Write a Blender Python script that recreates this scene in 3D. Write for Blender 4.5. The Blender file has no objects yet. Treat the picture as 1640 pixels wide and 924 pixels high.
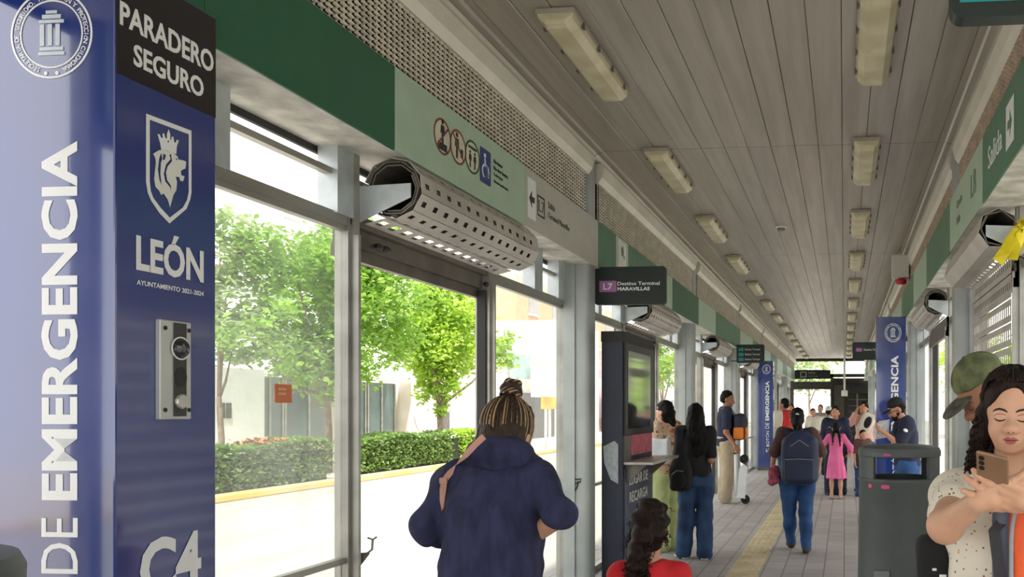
import bpy, bmesh, math, random
import numpy as np
from mathutils import Vector, Matrix
R = math.radians
random.seed(7)
S = bpy.context.scene
COL = S.collection

# ---------------------------------------------------------------- camera
FPX, PSI, HY, EYE = 1320.0, R(5.0), 655.0, 1.6
PXC = 1352 - FPX*math.tan(PSI)
cd = bpy.data.cameras.new('camera')
cam = bpy.data.objects.new('camera', cd); COL.objects.link(cam)
cam.location = (0, 0, EYE); cam.rotation_euler = (R(90), 0, PSI)
cd.sensor_fit = 'HORIZONTAL'; cd.sensor_width = 36.0; cd.lens = 36.0*FPX/1640
cd.shift_x = (820-PXC)/1640; cd.shift_y = (HY-462)/1640
cd.clip_start = 0.05; cd.clip_end = 400
S.camera = cam
# ---------------------------------------------------------------- light
W = bpy.data.worlds.new('sky'); S.world = W; W.use_nodes = True
bg = W.node_tree.nodes['Background']
bg.inputs[0].default_value = (1.0, 0.985, 0.96, 1); bg.inputs[1].default_value = 1.75
sl = bpy.data.lights.new('sun', 'SUN'); sl.energy = 6.0; sl.angle = R(3); sl.color = (1, .95, .86)
so = bpy.data.objects.new('sun', sl); COL.objects.link(so)
so.rotation_euler = Vector((-.17, .42, -1)).to_track_quat('-Z', 'Y').to_euler()
S.view_settings.view_transform = 'Standard'; S.view_settings.look = 'None'
S.view_settings.exposure = 0.5; S.view_settings.gamma = 1.0
S.view_settings.use_curve_mapping = False
S.cycles.transparent_max_bounces = 24
S.cycles.max_bounces = 10; S.cycles.diffuse_bounces = 5

def at(u, v, Y):
    """the point of the vertical plane at distance Y seen at photo pixel u, v"""
    a = (u-PXC)/FPX; c, s = math.cos(PSI), math.sin(PSI)
    d = Vector((-s+a*c, c+a*s, (HY-v)/FPX))
    return Vector((0, 0, EYE)) + d*(Y/d.y)
def atx(u, v, X):
    a = (u-PXC)/FPX; c, s = math.cos(PSI), math.sin(PSI)
    d = Vector((-s+a*c, c+a*s, (HY-v)/FPX))
    return Vector((0, 0, EYE)) + d*(X/d.x)

# ---------------------------------------------------------------- materials
def lin(c):
    return tuple(((x/255)/12.92 if x <= 10 else ((x/255+.055)/1.055)**2.4) for x in c)
_M = {}
def mat(name, rgb, rough=.5, metal=0.0, var=.12, scale=6.0, bump=0.0, bscale=60.0, rgb2=None, stretch=None, coat=0.0, spec=.5, trans=0.0, sub=0.0):
    if name in _M: return _M[name]
    m = bpy.data.materials.new(name); m.use_nodes = True; nt = m.node_tree; N = nt.nodes; L = nt.links
    b = N['Principled BSDF']
    b.inputs['Roughness'].default_value = rough; b.inputs['Metallic'].default_value = metal
    b.inputs['Coat Weight'].default_value = coat; b.inputs['Coat IOR'].default_value = 1.5 if coat < .9 else 1.85; b.inputs['Coat Roughness'].default_value = .08
    b.inputs['Specular IOR Level'].default_value = spec
    if sub:
        b.inputs['Subsurface Weight'].default_value = sub; b.inputs['Subsurface Radius'].default_value = (.012, .005, .003)
        b.inputs['Subsurface Scale'].default_value = 1.0
    tc = N.new('ShaderNodeTexCoord'); mp = N.new('ShaderNodeMapping'); L.new(tc.outputs['Object'], mp.inputs[0])
    if stretch: mp.inputs['Scale'].default_value = stretch
    n = N.new('ShaderNodeTexNoise'); n.inputs['Scale'].default_value = scale; n.inputs['Detail'].default_value = 6
    L.new(mp.outputs[0], n.inputs['Vector'])
    c1 = lin(rgb); c2 = lin(rgb2) if rgb2 else tuple(x*(1-var) for x in c1)
    if not rgb2: c1 = tuple(min(1, x*(1+var*.6)) for x in c1)
    r = N.new('ShaderNodeValToRGB'); r.color_ramp.elements[0].position = .35; r.color_ramp.elements[1].position = .65
    r.color_ramp.elements[0].color = c2+(1,); r.color_ramp.elements[1].color = c1+(1,)
    L.new(n.outputs['Fac'], r.inputs[0]); L.new(r.outputs[0], b.inputs['Base Color'])
    if bump:
        n2 = N.new('ShaderNodeTexNoise'); n2.inputs['Scale'].default_value = bscale; n2.inputs['Detail'].default_value = 3
        L.new(mp.outputs[0], n2.inputs['Vector'])
        bp = N.new('ShaderNodeBump'); bp.inputs['Strength'].default_value = bump; bp.inputs['Distance'].default_value = .01
        L.new(n2.outputs['Fac'], bp.inputs['Height']); L.new(bp.outputs[0], b.inputs['Normal'])
    if trans: b.inputs['Transmission Weight'].default_value = trans
    _M[name] = m
    return m
def speckle(name, rgb, spots, scale=60, thr=.28, rough=.8, rnd=True):
    """cloth with small printed spots"""
    if name in _M: return _M[name]
    m = bpy.data.materials.new(name); m.use_nodes = True; nt = m.node_tree; N = nt.nodes; L = nt.links
    b = N['Principled BSDF']; b.inputs['Roughness'].default_value = rough
    tc = N.new('ShaderNodeTexCoord')
    v = N.new('ShaderNodeTexVoronoi'); v.inputs['Scale'].default_value = scale; L.new(tc.outputs['Object'], v.inputs['Vector'])
    lt = N.new('ShaderNodeMath'); lt.operation = 'LESS_THAN'; lt.inputs[1].default_value = thr
    L.new(v.outputs['Distance'], lt.inputs[0])
    sep = N.new('ShaderNodeSeparateColor'); L.new(v.outputs['Color'], sep.inputs[0])
    r = N.new('ShaderNodeValToRGB'); r.color_ramp.interpolation = 'CONSTANT'
    for i, c in enumerate(spots):
        e = r.color_ramp.elements[0] if i == 0 else r.color_ramp.elements.new(i/len(spots))
        e.position = i/len(spots); e.color = lin(c)+(1,)
    L.new(sep.outputs[0], r.inputs[0])
    mx = N.new('ShaderNodeMix'); mx.data_type = 'RGBA'; mx.inputs[6].default_value = lin(rgb)+(1,)
    L.new(lt.outputs[0], mx.inputs[0]); L.new(r.outputs[0], mx.inputs[7]); L.new(mx.outputs[2], b.inputs['Base Color'])
    n2 = N.new('ShaderNodeTexNoise'); n2.inputs['Scale'].default_value = 40; L.new(tc.outputs['Object'], n2.inputs['Vector'])
    bp = N.new('ShaderNodeBump'); bp.inputs['Strength'].default_value = .3; bp.inputs['Distance'].default_value = .01
    L.new(n2.outputs['Fac'], bp.inputs['Height']); L.new(bp.outputs[0], b.inputs['Normal'])
    _M[name] = m; return m
def glass_mat(name, haze=.05, tint=(.97, .99, .98), extra_haze=0.0):
    m = bpy.data.materials.new(name); m.use_nodes = True; nt = m.node_tree; N = nt.nodes; L = nt.links
    N.remove(N['Principled BSDF']); out = N['Material Output']
    t = N.new('ShaderNodeBsdfTransparent'); t.inputs[0].default_value = tint+(1,)
    d = N.new('ShaderNodeBsdfDiffuse'); d.inputs[0].default_value = (.85, .87, .86, 1)  # whitish film, paints haze over the view so outdoors looks washed out
    g = N.new('ShaderNodeBsdfGlossy'); g.inputs['Roughness'].default_value = .02
    n = N.new('ShaderNodeTexNoise'); n.inputs['Scale'].default_value = 1.7; n.inputs['Detail'].default_value = 8
    tc = N.new('ShaderNodeTexCoord'); L.new(tc.outputs['Object'], n.inputs['Vector'])
    mr = N.new('ShaderNodeMapRange'); mr.inputs['From Min'].default_value = .35; mr.inputs['From Max'].default_value = .7
    mr.inputs['To Min'].default_value = haze*.5; mr.inputs['To Max'].default_value = haze*1.6
    L.new(n.outputs['Fac'], mr.inputs['Value'])
    m1 = N.new('ShaderNodeMixShader'); L.new(mr.outputs[0], m1.inputs[0]); L.new(t.outputs[0], m1.inputs[1]); L.new(d.outputs[0], m1.inputs[2])
    lw = N.new('ShaderNodeLayerWeight'); lw.inputs[0].default_value = .5
    pw = N.new('ShaderNodeMath'); pw.operation = 'POWER'; pw.inputs[1].default_value = 4.0; L.new(lw.outputs['Facing'], pw.inputs[0])
    f = N.new('ShaderNodeMath'); f.operation = 'MULTIPLY_ADD'; f.inputs[1].default_value = .5; f.inputs[2].default_value = .022; L.new(pw.outputs[0], f.inputs[0])
    m2 = N.new('ShaderNodeMixShader'); L.new(f.outputs[0], m2.inputs[0]); L.new(m1.outputs[0], m2.inputs[1]); L.new(g.outputs[0], m2.inputs[2])
    L.new(m2.outputs[0], out.inputs[0]); return m

# ---------------------------------------------------------------- objects
def link(name, me, m=None, parent=None, smooth=False):
    o = bpy.data.objects.new(name, me); COL.objects.link(o)
    if m is not None and len(me.materials) == 0:
        for q in (m if isinstance(m, (list, tuple)) else [m]): me.materials.append(q)
    if smooth:
        me.polygons.foreach_set('use_smooth', [True]*len(me.polygons)); me.update()
    if parent is not None:
        o.parent = parent; o.location = -parent.location if parent.parent is None else o.location
        if parent.parent is not None: o.location = (0, 0, 0)
    return o
def tag(o, label, cat, group=None):
    o['label'] = label; o['category'] = cat
    if group: o['group'] = group
    return o
def struct(o):
    o['kind'] = 'structure'; return o
def thing(name, label, cat, loc=(0, 0, 0), group=None):
    o = bpy.data.objects.new(name, None); COL.objects.link(o); o.location = loc; o.empty_display_size = .1
    return tag(o, label, cat, group)
def dup(root, delta, label=None, group=None):
    """copy of a thing with copies of its parts and sub-parts, moved by delta"""
    r = root.copy(); COL.objects.link(r); r.location = root.location + Vector(delta)
    if label: r['label'] = label
    if group: r['group'] = group
    for ch in list(root.children):
        c = ch.copy(); COL.objects.link(c); c.parent = r
        for g in list(ch.children):
            d = g.copy(); COL.objects.link(d); d.parent = c
    return r

class MB:
    """collects boxes, tubes, prisms... and links them as one mesh"""
    def __init__(s): s.bm = bmesh.new()
    def verts(s, vs, fs):
        v = [s.bm.verts.new(p) for p in vs]
        for f in fs:
            try: s.bm.faces.new([v[i] for i in f])
            except ValueError: pass
        return s
    def box(s, a, b, bev=0.0):
        x0, y0, z0 = [min(p, q) for p, q in zip(a, b)]; x1, y1, z1 = [max(p, q) for p, q in zip(a, b)]
        if bev:
            t = bmesh.new(); bmesh.ops.create_cube(t, size=1)
            for v in t.verts: v.co = Vector(((x0+x1)/2+v.co.x*(x1-x0), (y0+y1)/2+v.co.y*(y1-y0), (z0+z1)/2+v.co.z*(z1-z0)))
            bmesh.ops.bevel(t, geom=t.edges[:], offset=bev, segments=2, affect='EDGES', profile=.5)
            t.verts.index_update()
            return s.verts([v.co.copy() for v in t.verts], [[v.index for v in f.verts] for f in t.faces])
        return s.verts([(x0, y0, z0), (x1, y0, z0), (x1, y1, z0), (x0, y1, z0), (x0, y0, z1), (x1, y0, z1), (x1, y1, z1), (x0, y1, z1)],
                       [(0, 3, 2, 1), (4, 5, 6, 7), (0, 1, 5, 4), (1, 2, 6, 5), (2, 3, 7, 6), (3, 0, 4, 7)])
    def bar(s, p, q, w, h=None, up=(0, 0, 1)):
        p, q = Vector(p), Vector(q); d = (q-p).normalized(); u = Vector(up)
        if abs(d.dot(u)) > .98: u = Vector((0, 1, 0))
        r = d.cross(u).normalized(); u = r.cross(d); h = h or w
        c = [r*(w/2*i)+u*(h/2*j) for i, j in ((-1, -1), (1, -1), (1, 1), (-1, 1))]
        return s.verts([p+x for x in c]+[q+x for x in c], [(0, 1, 2, 3), (7, 6, 5, 4), (0, 4, 5, 1), (1, 5, 6, 2), (2, 6, 7, 3), (3, 7, 4, 0)])
    def tube(s, pts, rad, n=8, cap=True):
        pts = [Vector(p) for p in pts]; rr = rad if isinstance(rad, (list, tuple)) else [rad]*len(pts)
        vs, fs = [], []; u = None
        for i, p in enumerate(pts):
            d = (pts[min(i+1, len(pts)-1)]-pts[max(i-1, 0)]).normalized()
            if u is None:
                u = Vector((0, 0, 1)) if abs(d.z) < .9 else Vector((1, 0, 0))
            r = d.cross(u)
            if r.length < 1e-5: r = d.cross(Vector((.3, 1, .1)))
            r.normalize(); u = r.cross(d).normalized()
            for k in range(n):
                a = 2*math.pi*k/n; vs.append(p+r*(math.cos(a)*rr[i])+u*(math.sin(a)*rr[i]))
        for i in range(len(pts)-1):
            for k in range(n):
                fs.append((i*n+k, i*n+(k+1) % n, (i+1)*n+(k+1) % n, (i+1)*n+k))
        if cap: fs += [tuple(range(n))[::-1], tuple((len(pts)-1)*n+k for k in range(n))]
        return s.verts(vs, fs)
    def strip(s, pts, nrm, w, t=.004):
        """flat band along pts, lying flat on normal nrm (one for all or one each)"""
        pts = [Vector(p) for p in pts]; vs, fs = [], []
        for i, p in enumerate(pts):
            d = (pts[min(i+1, len(pts)-1)]-pts[max(i-1, 0)]).normalized()
            nn = Vector(nrm[i] if isinstance(nrm, list) else nrm).normalized(); r = d.cross(nn).normalized()
            for a, b in ((-1, 0), (1, 0), (1, 1), (-1, 1)): vs.append(p+r*(a*w/2)+nn*(b*t))
        for i in range(len(pts)-1):
            for k in range(4): fs.append((i*4+k, i*4+(k+1) % 4, (i+1)*4+(k+1) % 4, (i+1)*4+k))
        fs += [(3, 2, 1, 0), tuple((len(pts)-1)*4+k for k in range(4))]
        return s.verts(vs, fs)
    def prism(s, poly, vec):
        """polygon (3D points) pushed along vec"""
        vec = Vector(vec); n = len(poly); p = [Vector(q) for q in poly]
        return s.verts(p+[q+vec for q in p], [tuple(range(n))[::-1], tuple(range(n, 2*n))]+[(i, (i+1) % n, n+(i+1) % n, n+i) for i in range(n)])
    def lathe(s, prof, c, n=28, sq=(1, 1), p=2.0):
        """prof (r,z) turned about c; p>2 makes a rounded-square section"""
        vs, fs = [], []
        for r, z in prof:
            for k in range(n):
                a = 2*math.pi*k/n; ca, sa = math.cos(a), math.sin(a)
                q = (abs(ca)**p+abs(sa)**p)**(-1/p)
                vs.append((c[0]+r*q*ca*sq[0], c[1]+r*q*sa*sq[1], c[2]+z))
        for i in range(len(prof)-1):
            for k in range(n): fs.append((i*n+k, i*n+(k+1) % n, (i+1)*n+(k+1) % n, (i+1)*n+k))
        fs += [tuple(range(n))[::-1], tuple((len(prof)-1)*n+k for k in range(n))]
        return s.verts(vs, fs)
    def mesh(s, name='mesh'):
        bmesh.ops.recalc_face_normals(s.bm, faces=s.bm.faces[:])
        me = bpy.data.meshes.new(name); s.bm.to_mesh(me); s.bm.free(); return me
    def build(s, name, m, parent=None, smooth=False, auto=None):
        me = s.mesh(name); o = link(name, me, m, parent, smooth)
        if auto: o.data.set_sharp_from_angle(angle=R(auto))
        return o
def child(name, me, m, parent, smooth=False):
    return link(name, me, m, parent, smooth)

# ---------------------------------------------------------------- lettering and flat shapes
def _curve_mesh(cu):
    o = bpy.data.objects.new('tmp', cu); COL.objects.link(o)
    dg = bpy.context.evaluated_depsgraph_get(); me = bpy.data.meshes.new_from_object(o.evaluated_get(dg))
    bpy.data.objects.remove(o); bpy.data.curves.remove(cu); return me
def _map(me, o, rx, uy):
    rx, uy = Vector(rx), Vector(uy); nz = rx.cross(uy).normalized(); o = Vector(o)
    for v in me.vertices: v.co = o+rx*v.co.x+uy*v.co.y+nz*v.co.z
    return me
def text_me(body, o, rx, uy, w=None, h=None, bold=0.0, ext=.0012, align='LEFT', space=1.0):
    """lettering: o = lower left corner, rx/uy unit directions, w x h the box it fills"""
    cu = bpy.data.curves.new('lettering', 'FONT'); cu.body = body; cu.size = 1; cu.offset = bold; cu.extrude = ext
    cu.space_character = space; cu.resolution_u = 3
    me = _curve_mesh(cu)
    xs = [v.co.x for v in me.vertices]; ys = [v.co.y for v in me.vertices]
    x0, x1, y0, y1 = min(xs), max(xs), min(ys), max(ys)
    sy = (h/(y1-y0)) if h else (w/(x1-x0)); sx = (w/(x1-x0)) if w else sy
    ox = -x0 if align == 'LEFT' else -(x0+x1)/2
    for v in me.vertices: v.co = Vector(((v.co.x+ox)*sx, (v.co.y-y0)*sy, v.co.z+ext))
    return _map(me, o, rx, uy)
def shape_me(splines, o, rx, uy, ext=.0012):
    cu = bpy.data.curves.new('shape', 'CURVE'); cu.dimensions = '2D'; cu.fill_mode = 'BOTH'; cu.extrude = ext
    for pts in splines:
        sp = cu.splines.new('POLY'); sp.points.add(len(pts)-1); sp.use_cyclic_u = True
        for i, p in enumerate(pts): sp.points[i].co = (p[0], p[1], 0, 1)
    me = _curve_mesh(cu)
    for v in me.vertices: v.co.z += ext
    return _map(me, o, rx, uy)
def circ(cx, cy, r, n=40, ry=None):
    return [(cx+r*math.cos(2*math.pi*i/n), cy+(ry or r)*math.sin(2*math.pi*i/n)) for i in range(n)]
def seg(x0, y0, x1, y1, w):
    d = math.hypot(x1-x0, y1-y0); nx, ny = -(y1-y0)/d*w/2, (x1-x0)/d*w/2
    return [(x0+nx, y0+ny), (x0-nx, y0-ny), (x1-nx, y1-ny), (x1+nx, y1+ny)]
def rect(x0, y0, x1, y1): return [(x0, y0), (x1, y0), (x1, y1), (x0, y1)]
def rrect(x0, y0, x1, y1, r, n=5):
    o = []
    for cx, cy, a0 in ((x1-r, y1-r, 0), (x0+r, y1-r, 90), (x0+r, y0+r, 180), (x1-r, y0+r, 270)):
        for i in range(n+1):
            a = R(a0+90*i/n); o.append((cx+r*math.cos(a), cy+r*math.sin(a)))
    return o
def join_me(ms):
    b = bmesh.new()
    for m in ms: b.from_mesh(m); bpy.data.meshes.remove(m)
    me = bpy.data.meshes.new('joined'); b.to_mesh(me); b.free(); return me

# ---------------------------------------------------------------- organic shapes (distance fields -> quads)
def nrm3(v): return np.array(v, float)
def cone(a, b, ra, rb): return ('c', nrm3(a), nrm3(b), ra, rb)
def ell(c, r, rot=None): return ('e', nrm3(c), nrm3(r), None if rot is None else np.array(rot.to_3x3()))
def rbox(c, h, r, rot=None): return ('b', nrm3(c), nrm3(h), r, None if rot is None else np.array(rot.to_3x3()))
def loft(rows): return ('l', np.array(rows, float))       # rows: z, cx, cy, rx, ry
def chain(pts, rad): return [cone(pts[i], pts[i+1], rad[i], rad[i+1]) for i in range(len(pts)-1)]
def cut(p): return ('-', p)
def _bb(p):
    if p[0] == 'c': return np.minimum(p[1]-p[3], p[2]-p[4]), np.maximum(p[1]+p[3], p[2]+p[4])
    if p[0] == 'e':
        m = p[2] if p[3] is None else np.full(3, p[2].max()); return p[1]-m, p[1]+m
    if p[0] == 'b':
        m = p[2] if p[4] is None else np.full(3, np.linalg.norm(p[2])); return p[1]-m, p[1]+m
    if p[0] == 'l':
        r = p[1]; return (np.array([(r[:, 1]-r[:, 3]).min(), (r[:, 2]-r[:, 4]).min(), r[:, 0].min()]),
                          np.array([(r[:, 1]+r[:, 3]).max(), (r[:, 2]+r[:, 4]).max(), r[:, 0].max()]))
def _ev(p, X, Y, Z):
    if p[0] == 'c':
        a, b = p[1], p[2]; d = b-a; L = max(d@d, 1e-9)
        t = np.clip(((X-a[0])*d[0]+(Y-a[1])*d[1]+(Z-a[2])*d[2])/L, 0, 1)
        return np.sqrt((X-a[0]-t*d[0])**2+(Y-a[1]-t*d[1])**2+(Z-a[2]-t*d[2])**2)-(p[3]+(p[4]-p[3])*t)
    if p[0] in 'eb':
        c = p[1]; x, y, z = X-c[0], Y-c[1], Z-c[2]; rot = p[3] if p[0] == 'e' else p[4]
        if rot is not None:
            x, y, z = (rot[0, 0]*x+rot[1, 0]*y+rot[2, 0]*z, rot[0, 1]*x+rot[1, 1]*y+rot[2, 1]*z, rot[0, 2]*x+rot[1, 2]*y+rot[2, 2]*z)
        if p[0] == 'e':
            r = p[2]; k0 = np.sqrt((x/r[0])**2+(y/r[1])**2+(z/r[2])**2)
            k1 = np.sqrt((x/r[0]**2)**2+(y/r[1]**2)**2+(z/r[2]**2)**2)+1e-9
            return k0*(k0-1)/k1
        h = p[2]-p[3]; qx, qy, qz = np.abs(x)-h[0], np.abs(y)-h[1], np.abs(z)-h[2]
        return np.sqrt(np.maximum(qx, 0)**2+np.maximum(qy, 0)**2+np.maximum(qz, 0)**2)+np.minimum(np.maximum(qx, np.maximum(qy, qz)), 0)-p[3]
    if p[0] == 'l':
        r = p[1]; z = np.clip(Z, r[0, 0], r[-1, 0])
        f = lambda k: np.interp(z, r[:, 0], r[:, k])
        rx, ry = f(3), f(4); q = np.sqrt(((X-f(1))/rx)**2+((Y-f(2))/ry)**2)
        d = (q-1)*np.minimum(rx, ry); e = np.maximum(r[0, 0]-Z, Z-r[-1, 0])
        return np.where(e > 0, np.sqrt(np.maximum(d, 0)**2+e**2), np.maximum(d, e))
def sdf_arrays(prims, vox, k=.02, noise=None):
    solid = [p for p in prims if p[0] != '-']
    lo = np.min([_bb(p)[0] for p in solid], 0)-4*vox-.01; hi = np.max([_bb(p)[1] for p in solid], 0)+4*vox+.01
    n = np.ceil((hi-lo)/vox).astype(int)+1; D = np.full(n, 1.0)
    ax = [lo[i]+vox*np.arange(n[i]) for i in range(3)]
    for p in prims:
        sub = p[0] == '-'; q = p[1] if sub else p
        a, b = _bb(q); mg = max(4*vox, k*1.6)+.005
        i0 = np.clip(np.floor((a-mg-lo)/vox).astype(int), 0, n); i1 = np.clip(np.ceil((b+mg-lo)/vox).astype(int)+1, 0, n)
        if (i1 <= i0).any(): continue
        sl = tuple(slice(i0[i], i1[i]) for i in range(3))
        X = ax[0][sl[0]][:, None, None]; Y = ax[1][sl[1]][None, :, None]; Z = ax[2][sl[2]][None, None, :]
        d = _ev(q, X, Y, Z); d0 = D[sl]
        if sub:
            kk = min(k, .012); d = -d; h = np.maximum(kk-np.abs(d0-d), 0)/kk; D[sl] = np.maximum(d0, d)+h*h*kk*.25
        else:
            h = np.maximum(k-np.abs(d0-d), 0)/k; D[sl] = np.minimum(d0, d)-h*h*k*.25
    if noise:
        near = np.abs(D) < .06
        I = np.argwhere(near); P = lo+I*vox
        D[near] += noise(P)
    D[0], D[-1] = 1, 1; D[:, 0], D[:, -1] = 1, 1; D[:, :, 0], D[:, :, -1] = 1, 1
    # surface nets
    s = D < 0; c = np.zeros(tuple(x-1 for x in n), int); A = [slice(None, -1), slice(1, None)]
    for i in (0, 1):
        for j in (0, 1):
            for l in (0, 1): c += s[A[i], A[j], A[l]]
    cells = np.argwhere((c > 0) & (c < 8)); idx = np.full(c.shape, -1, int); idx[tuple(cells.T)] = np.arange(len(cells))
    acc = np.zeros((len(cells), 3)); cnt = np.zeros(len(cells))
    offs = np.array([(i, j, l) for i in (0, 1) for j in (0, 1) for l in (0, 1)])
    V = {tuple(o): D[tuple((cells+o).T)] for o in offs}
    for o in offs:
        for d in range(3):
            if o[d]: continue
            e = o.copy(); e[d] = 1; va, vb = V[tuple(o)], V[tuple(e)]; m = (va < 0) != (vb < 0)
            t = np.where(m, va/np.where(m, va-vb, 1), 0); pt = np.tile(o.astype(float), (len(cells), 1)); pt[:, d] += t
            acc[m] += pt[m]; cnt[m] += 1
    verts = lo+(cells+acc/cnt[:, None])*vox
    F = []
    for d in range(3):
        d1, d2 = (d+1) % 3, (d+2) % 3
        a = [slice(None)]*3; a[d] = slice(None, -1); b = [slice(None)]*3; b[d] = slice(1, None)
        sa, sb = s[tuple(a)], s[tuple(b)]; E = np.argwhere(sa != sb)
        E = E[(E[:, d1] > 0) & (E[:, d2] > 0) & (E[:, d1] < n[d1]-1) & (E[:, d2] < n[d2]-1)]
        q = []
        for u, w in ((-1, -1), (0, -1), (0, 0), (-1, 0)):
            t = E.copy(); t[:, d1] += u; t[:, d2] += w; q.append(idx[tuple(t.T)])
        q = np.stack(q, 1); inside = sa[tuple(E.T)]; q[~inside] = q[~inside][:, ::-1]; F.append(q)
    return verts, np.concatenate(F)
def sdf_mesh(groups, mtx=None):
    """groups: list of (prims, voxel, k, noise); one mesh"""
    VS, FS, off = [], [], 0
    for g in groups:
        v, f = sdf_arrays(*g); VS.append(v); FS.append(f+off); off += len(v)
    v = np.concatenate(VS); f = np.concatenate(FS)
    if mtx is not None:
        m = np.array(mtx); v = v@m[:3, :3].T+m[:3, 3]
    me = bpy.data.meshes.new('form'); me.vertices.add(len(v)); me.vertices.foreach_set('co', v.ravel())
    me.loops.add(len(f)*4); me.loops.foreach_set('vertex_index', f.ravel())
    me.polygons.add(len(f)); me.polygons.foreach_set('loop_start', np.arange(0, len(f)*4, 4))
    me.polygons.foreach_set('use_smooth', np.ones(len(f), bool)); me.update(calc_edges=True); me.validate()
    return me
def folds(amp, freq, seed=0, dirs=None, n=5):
    rg = np.random.RandomState(seed); K = rg.normal(size=(n, 3)) if dirs is None else np.array(dirs)[rg.randint(0, len(dirs), n)]+rg.normal(size=(n, 3))*.25
    K = K/np.linalg.norm(K, axis=1)[:, None]*freq*(.6+rg.rand(n, 1)*.9); ph = rg.rand(n)*6.28
    return lambda P: amp*np.sin(P@K.T+ph+.8*np.sin(P@K[::-1].T*.6)).sum(1)/n**.5
# ================================================================ materials used around the station
GREEN = mat('green_panel', (42, 98, 72), .38, var=.06)
SAGE = mat('sage_panel', (172, 196, 176), .42, var=.05)
BEIGE = mat('grey_panel', (190, 189, 181), .42, var=.06)
MIDGREEN = mat('faded_green_panel', (84, 126, 102), .45, var=.08)
STEEL = mat('painted_steel', (174, 180, 180), .42, .25, var=.14, scale=3)
ALU = mat('brushed_aluminium', (168, 166, 160), .38, .55, var=.2, scale=5, stretch=(1, .2, 1))
DARKALU = mat('dull_aluminium', (112, 106, 98), .48, .4, var=.25, scale=5)
ZINC = mat('galvanised_plate', (192, 200, 202), .38, .35, var=.12, scale=9)
SLAT = mat('shutter_slat', (190, 185, 178), .45, .2, var=.14, scale=4)
BLACK = mat('black_plastic', (22, 22, 24), .45, var=.2)
RUBBER = mat('dark_gasket', (46, 46, 46), .7)
SOFFIT = mat('stained_soffit', (232, 230, 222), .6, var=.3, scale=7, rgb2=(186, 185, 176))
GLASS = glass_mat('glazing', .07)
GLASS2 = glass_mat('hazy_glazing', .16)  # stronger painted haze for the near pane
WHITE = mat('white_print', (236, 238, 240), .4, var=.02)
INK = mat('dark_print', (40, 42, 44), .5, var=.05)
NAVY = mat('blue_enamel', (26, 52, 128), .2, var=.12, scale=1.5, coat=1.0)
NAVYDARK = mat('dark_blue_enamel', (23, 33, 84), .24, var=.15, scale=2, coat=.35)

YEND = 37.0
XL, XR, GL, GR = -2.18, .845, -2.46, 1.12      # fascia planes and glass planes
COLY = [2.1+5*i for i in range(-1, 8)]
ZF0, ZF1, ZM1, ZC = 2.86, 3.27, 3.63, 3.87

# ---------------------------------------------------------------- floor
def floor_mat():
    m = bpy.data.materials.new('grey_pavers'); m.use_nodes = True; nt = m.node_tree; N = nt.nodes; L = nt.links
    b = N['Principled BSDF']; b.inputs['Roughness'].default_value = .6
    tc = N.new('ShaderNodeTexCoord'); mp = N.new('ShaderNodeMapping'); mp.inputs['Rotation'].default_value = (0, 0, R(90))
    L.new(tc.outputs['Object'], mp.inputs[0])
    br = N.new('ShaderNodeTexBrick'); br.inputs['Scale'].default_value = 1.0; br.inputs['Brick Width'].default_value = .4
    br.inputs['Row Height'].default_value = .2; br.inputs['Mortar Size'].default_value = .006; br.offset = .5
    br.inputs['Color1'].default_value = lin((168, 161, 158))+(1,); br.inputs['Color2'].default_value = lin((156, 150, 147))+(1,)
    br.inputs['Mortar'].default_value = lin((112, 106, 104))+(1,)
    L.new(mp.outputs[0], br.inputs['Vector'])
    n = N.new('ShaderNodeTexNoise'); n.inputs['Scale'].default_value = 2.2; n.inputs['Detail'].default_value = 8; L.new(tc.outputs['Object'], n.inputs['Vector'])
    mr = N.new('ShaderNodeMapRange'); mr.inputs['To Min'].default_value = .78; mr.inputs['To Max'].default_value = 1.15; L.new(n.outputs['Fac'], mr.inputs['Value'])
    mx = N.new('ShaderNodeMix'); mx.data_type = 'RGBA'; mx.blend_type = 'MULTIPLY'; mx.inputs[0].default_value = 1
    L.new(br.outputs['Color'], mx.inputs[6]); L.new(mr.outputs[0], mx.inputs[7]); L.new(mx.outputs[2], b.inputs['Base Color'])
    bp = N.new('ShaderNodeBump'); bp.inputs['Strength'].default_value = .25; bp.inputs['Distance'].default_value = .004; bp.invert = True
    L.new(br.outputs['Fac'], bp.inputs['Height']); L.new(bp.outputs[0], b.inputs['Normal']); return m
struct(MB().box((-2.85, -3, -.4), (1.45, 46, 0)).build('floor', floor_mat()))
m = MB(); m.box((-1.13, -3, .0), (-.83, YEND, .004))
for i in range(int((YEND-1)/.3)):
    if i % 12 != 5:
        for k in range(4): m.box((-1.105+.072*k, 1+i*.3+.01, .004), (-1.075+.072*k, 1.28+i*.3, .008))
    else:
        for k in range(4):
            for j in range(4): m.box((-1.105+.072*k, 1.02+i*.3+.07*j, .004), (-1.075+.072*k, 1.05+i*.3+.07*j, .008))
tag(m.build('tactile_strip', mat('tactile_paving', (196, 180, 146), .7, var=.18, scale=4)), 'beige tactile guide strip running along the grey paved floor', 'tactile paving')

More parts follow.
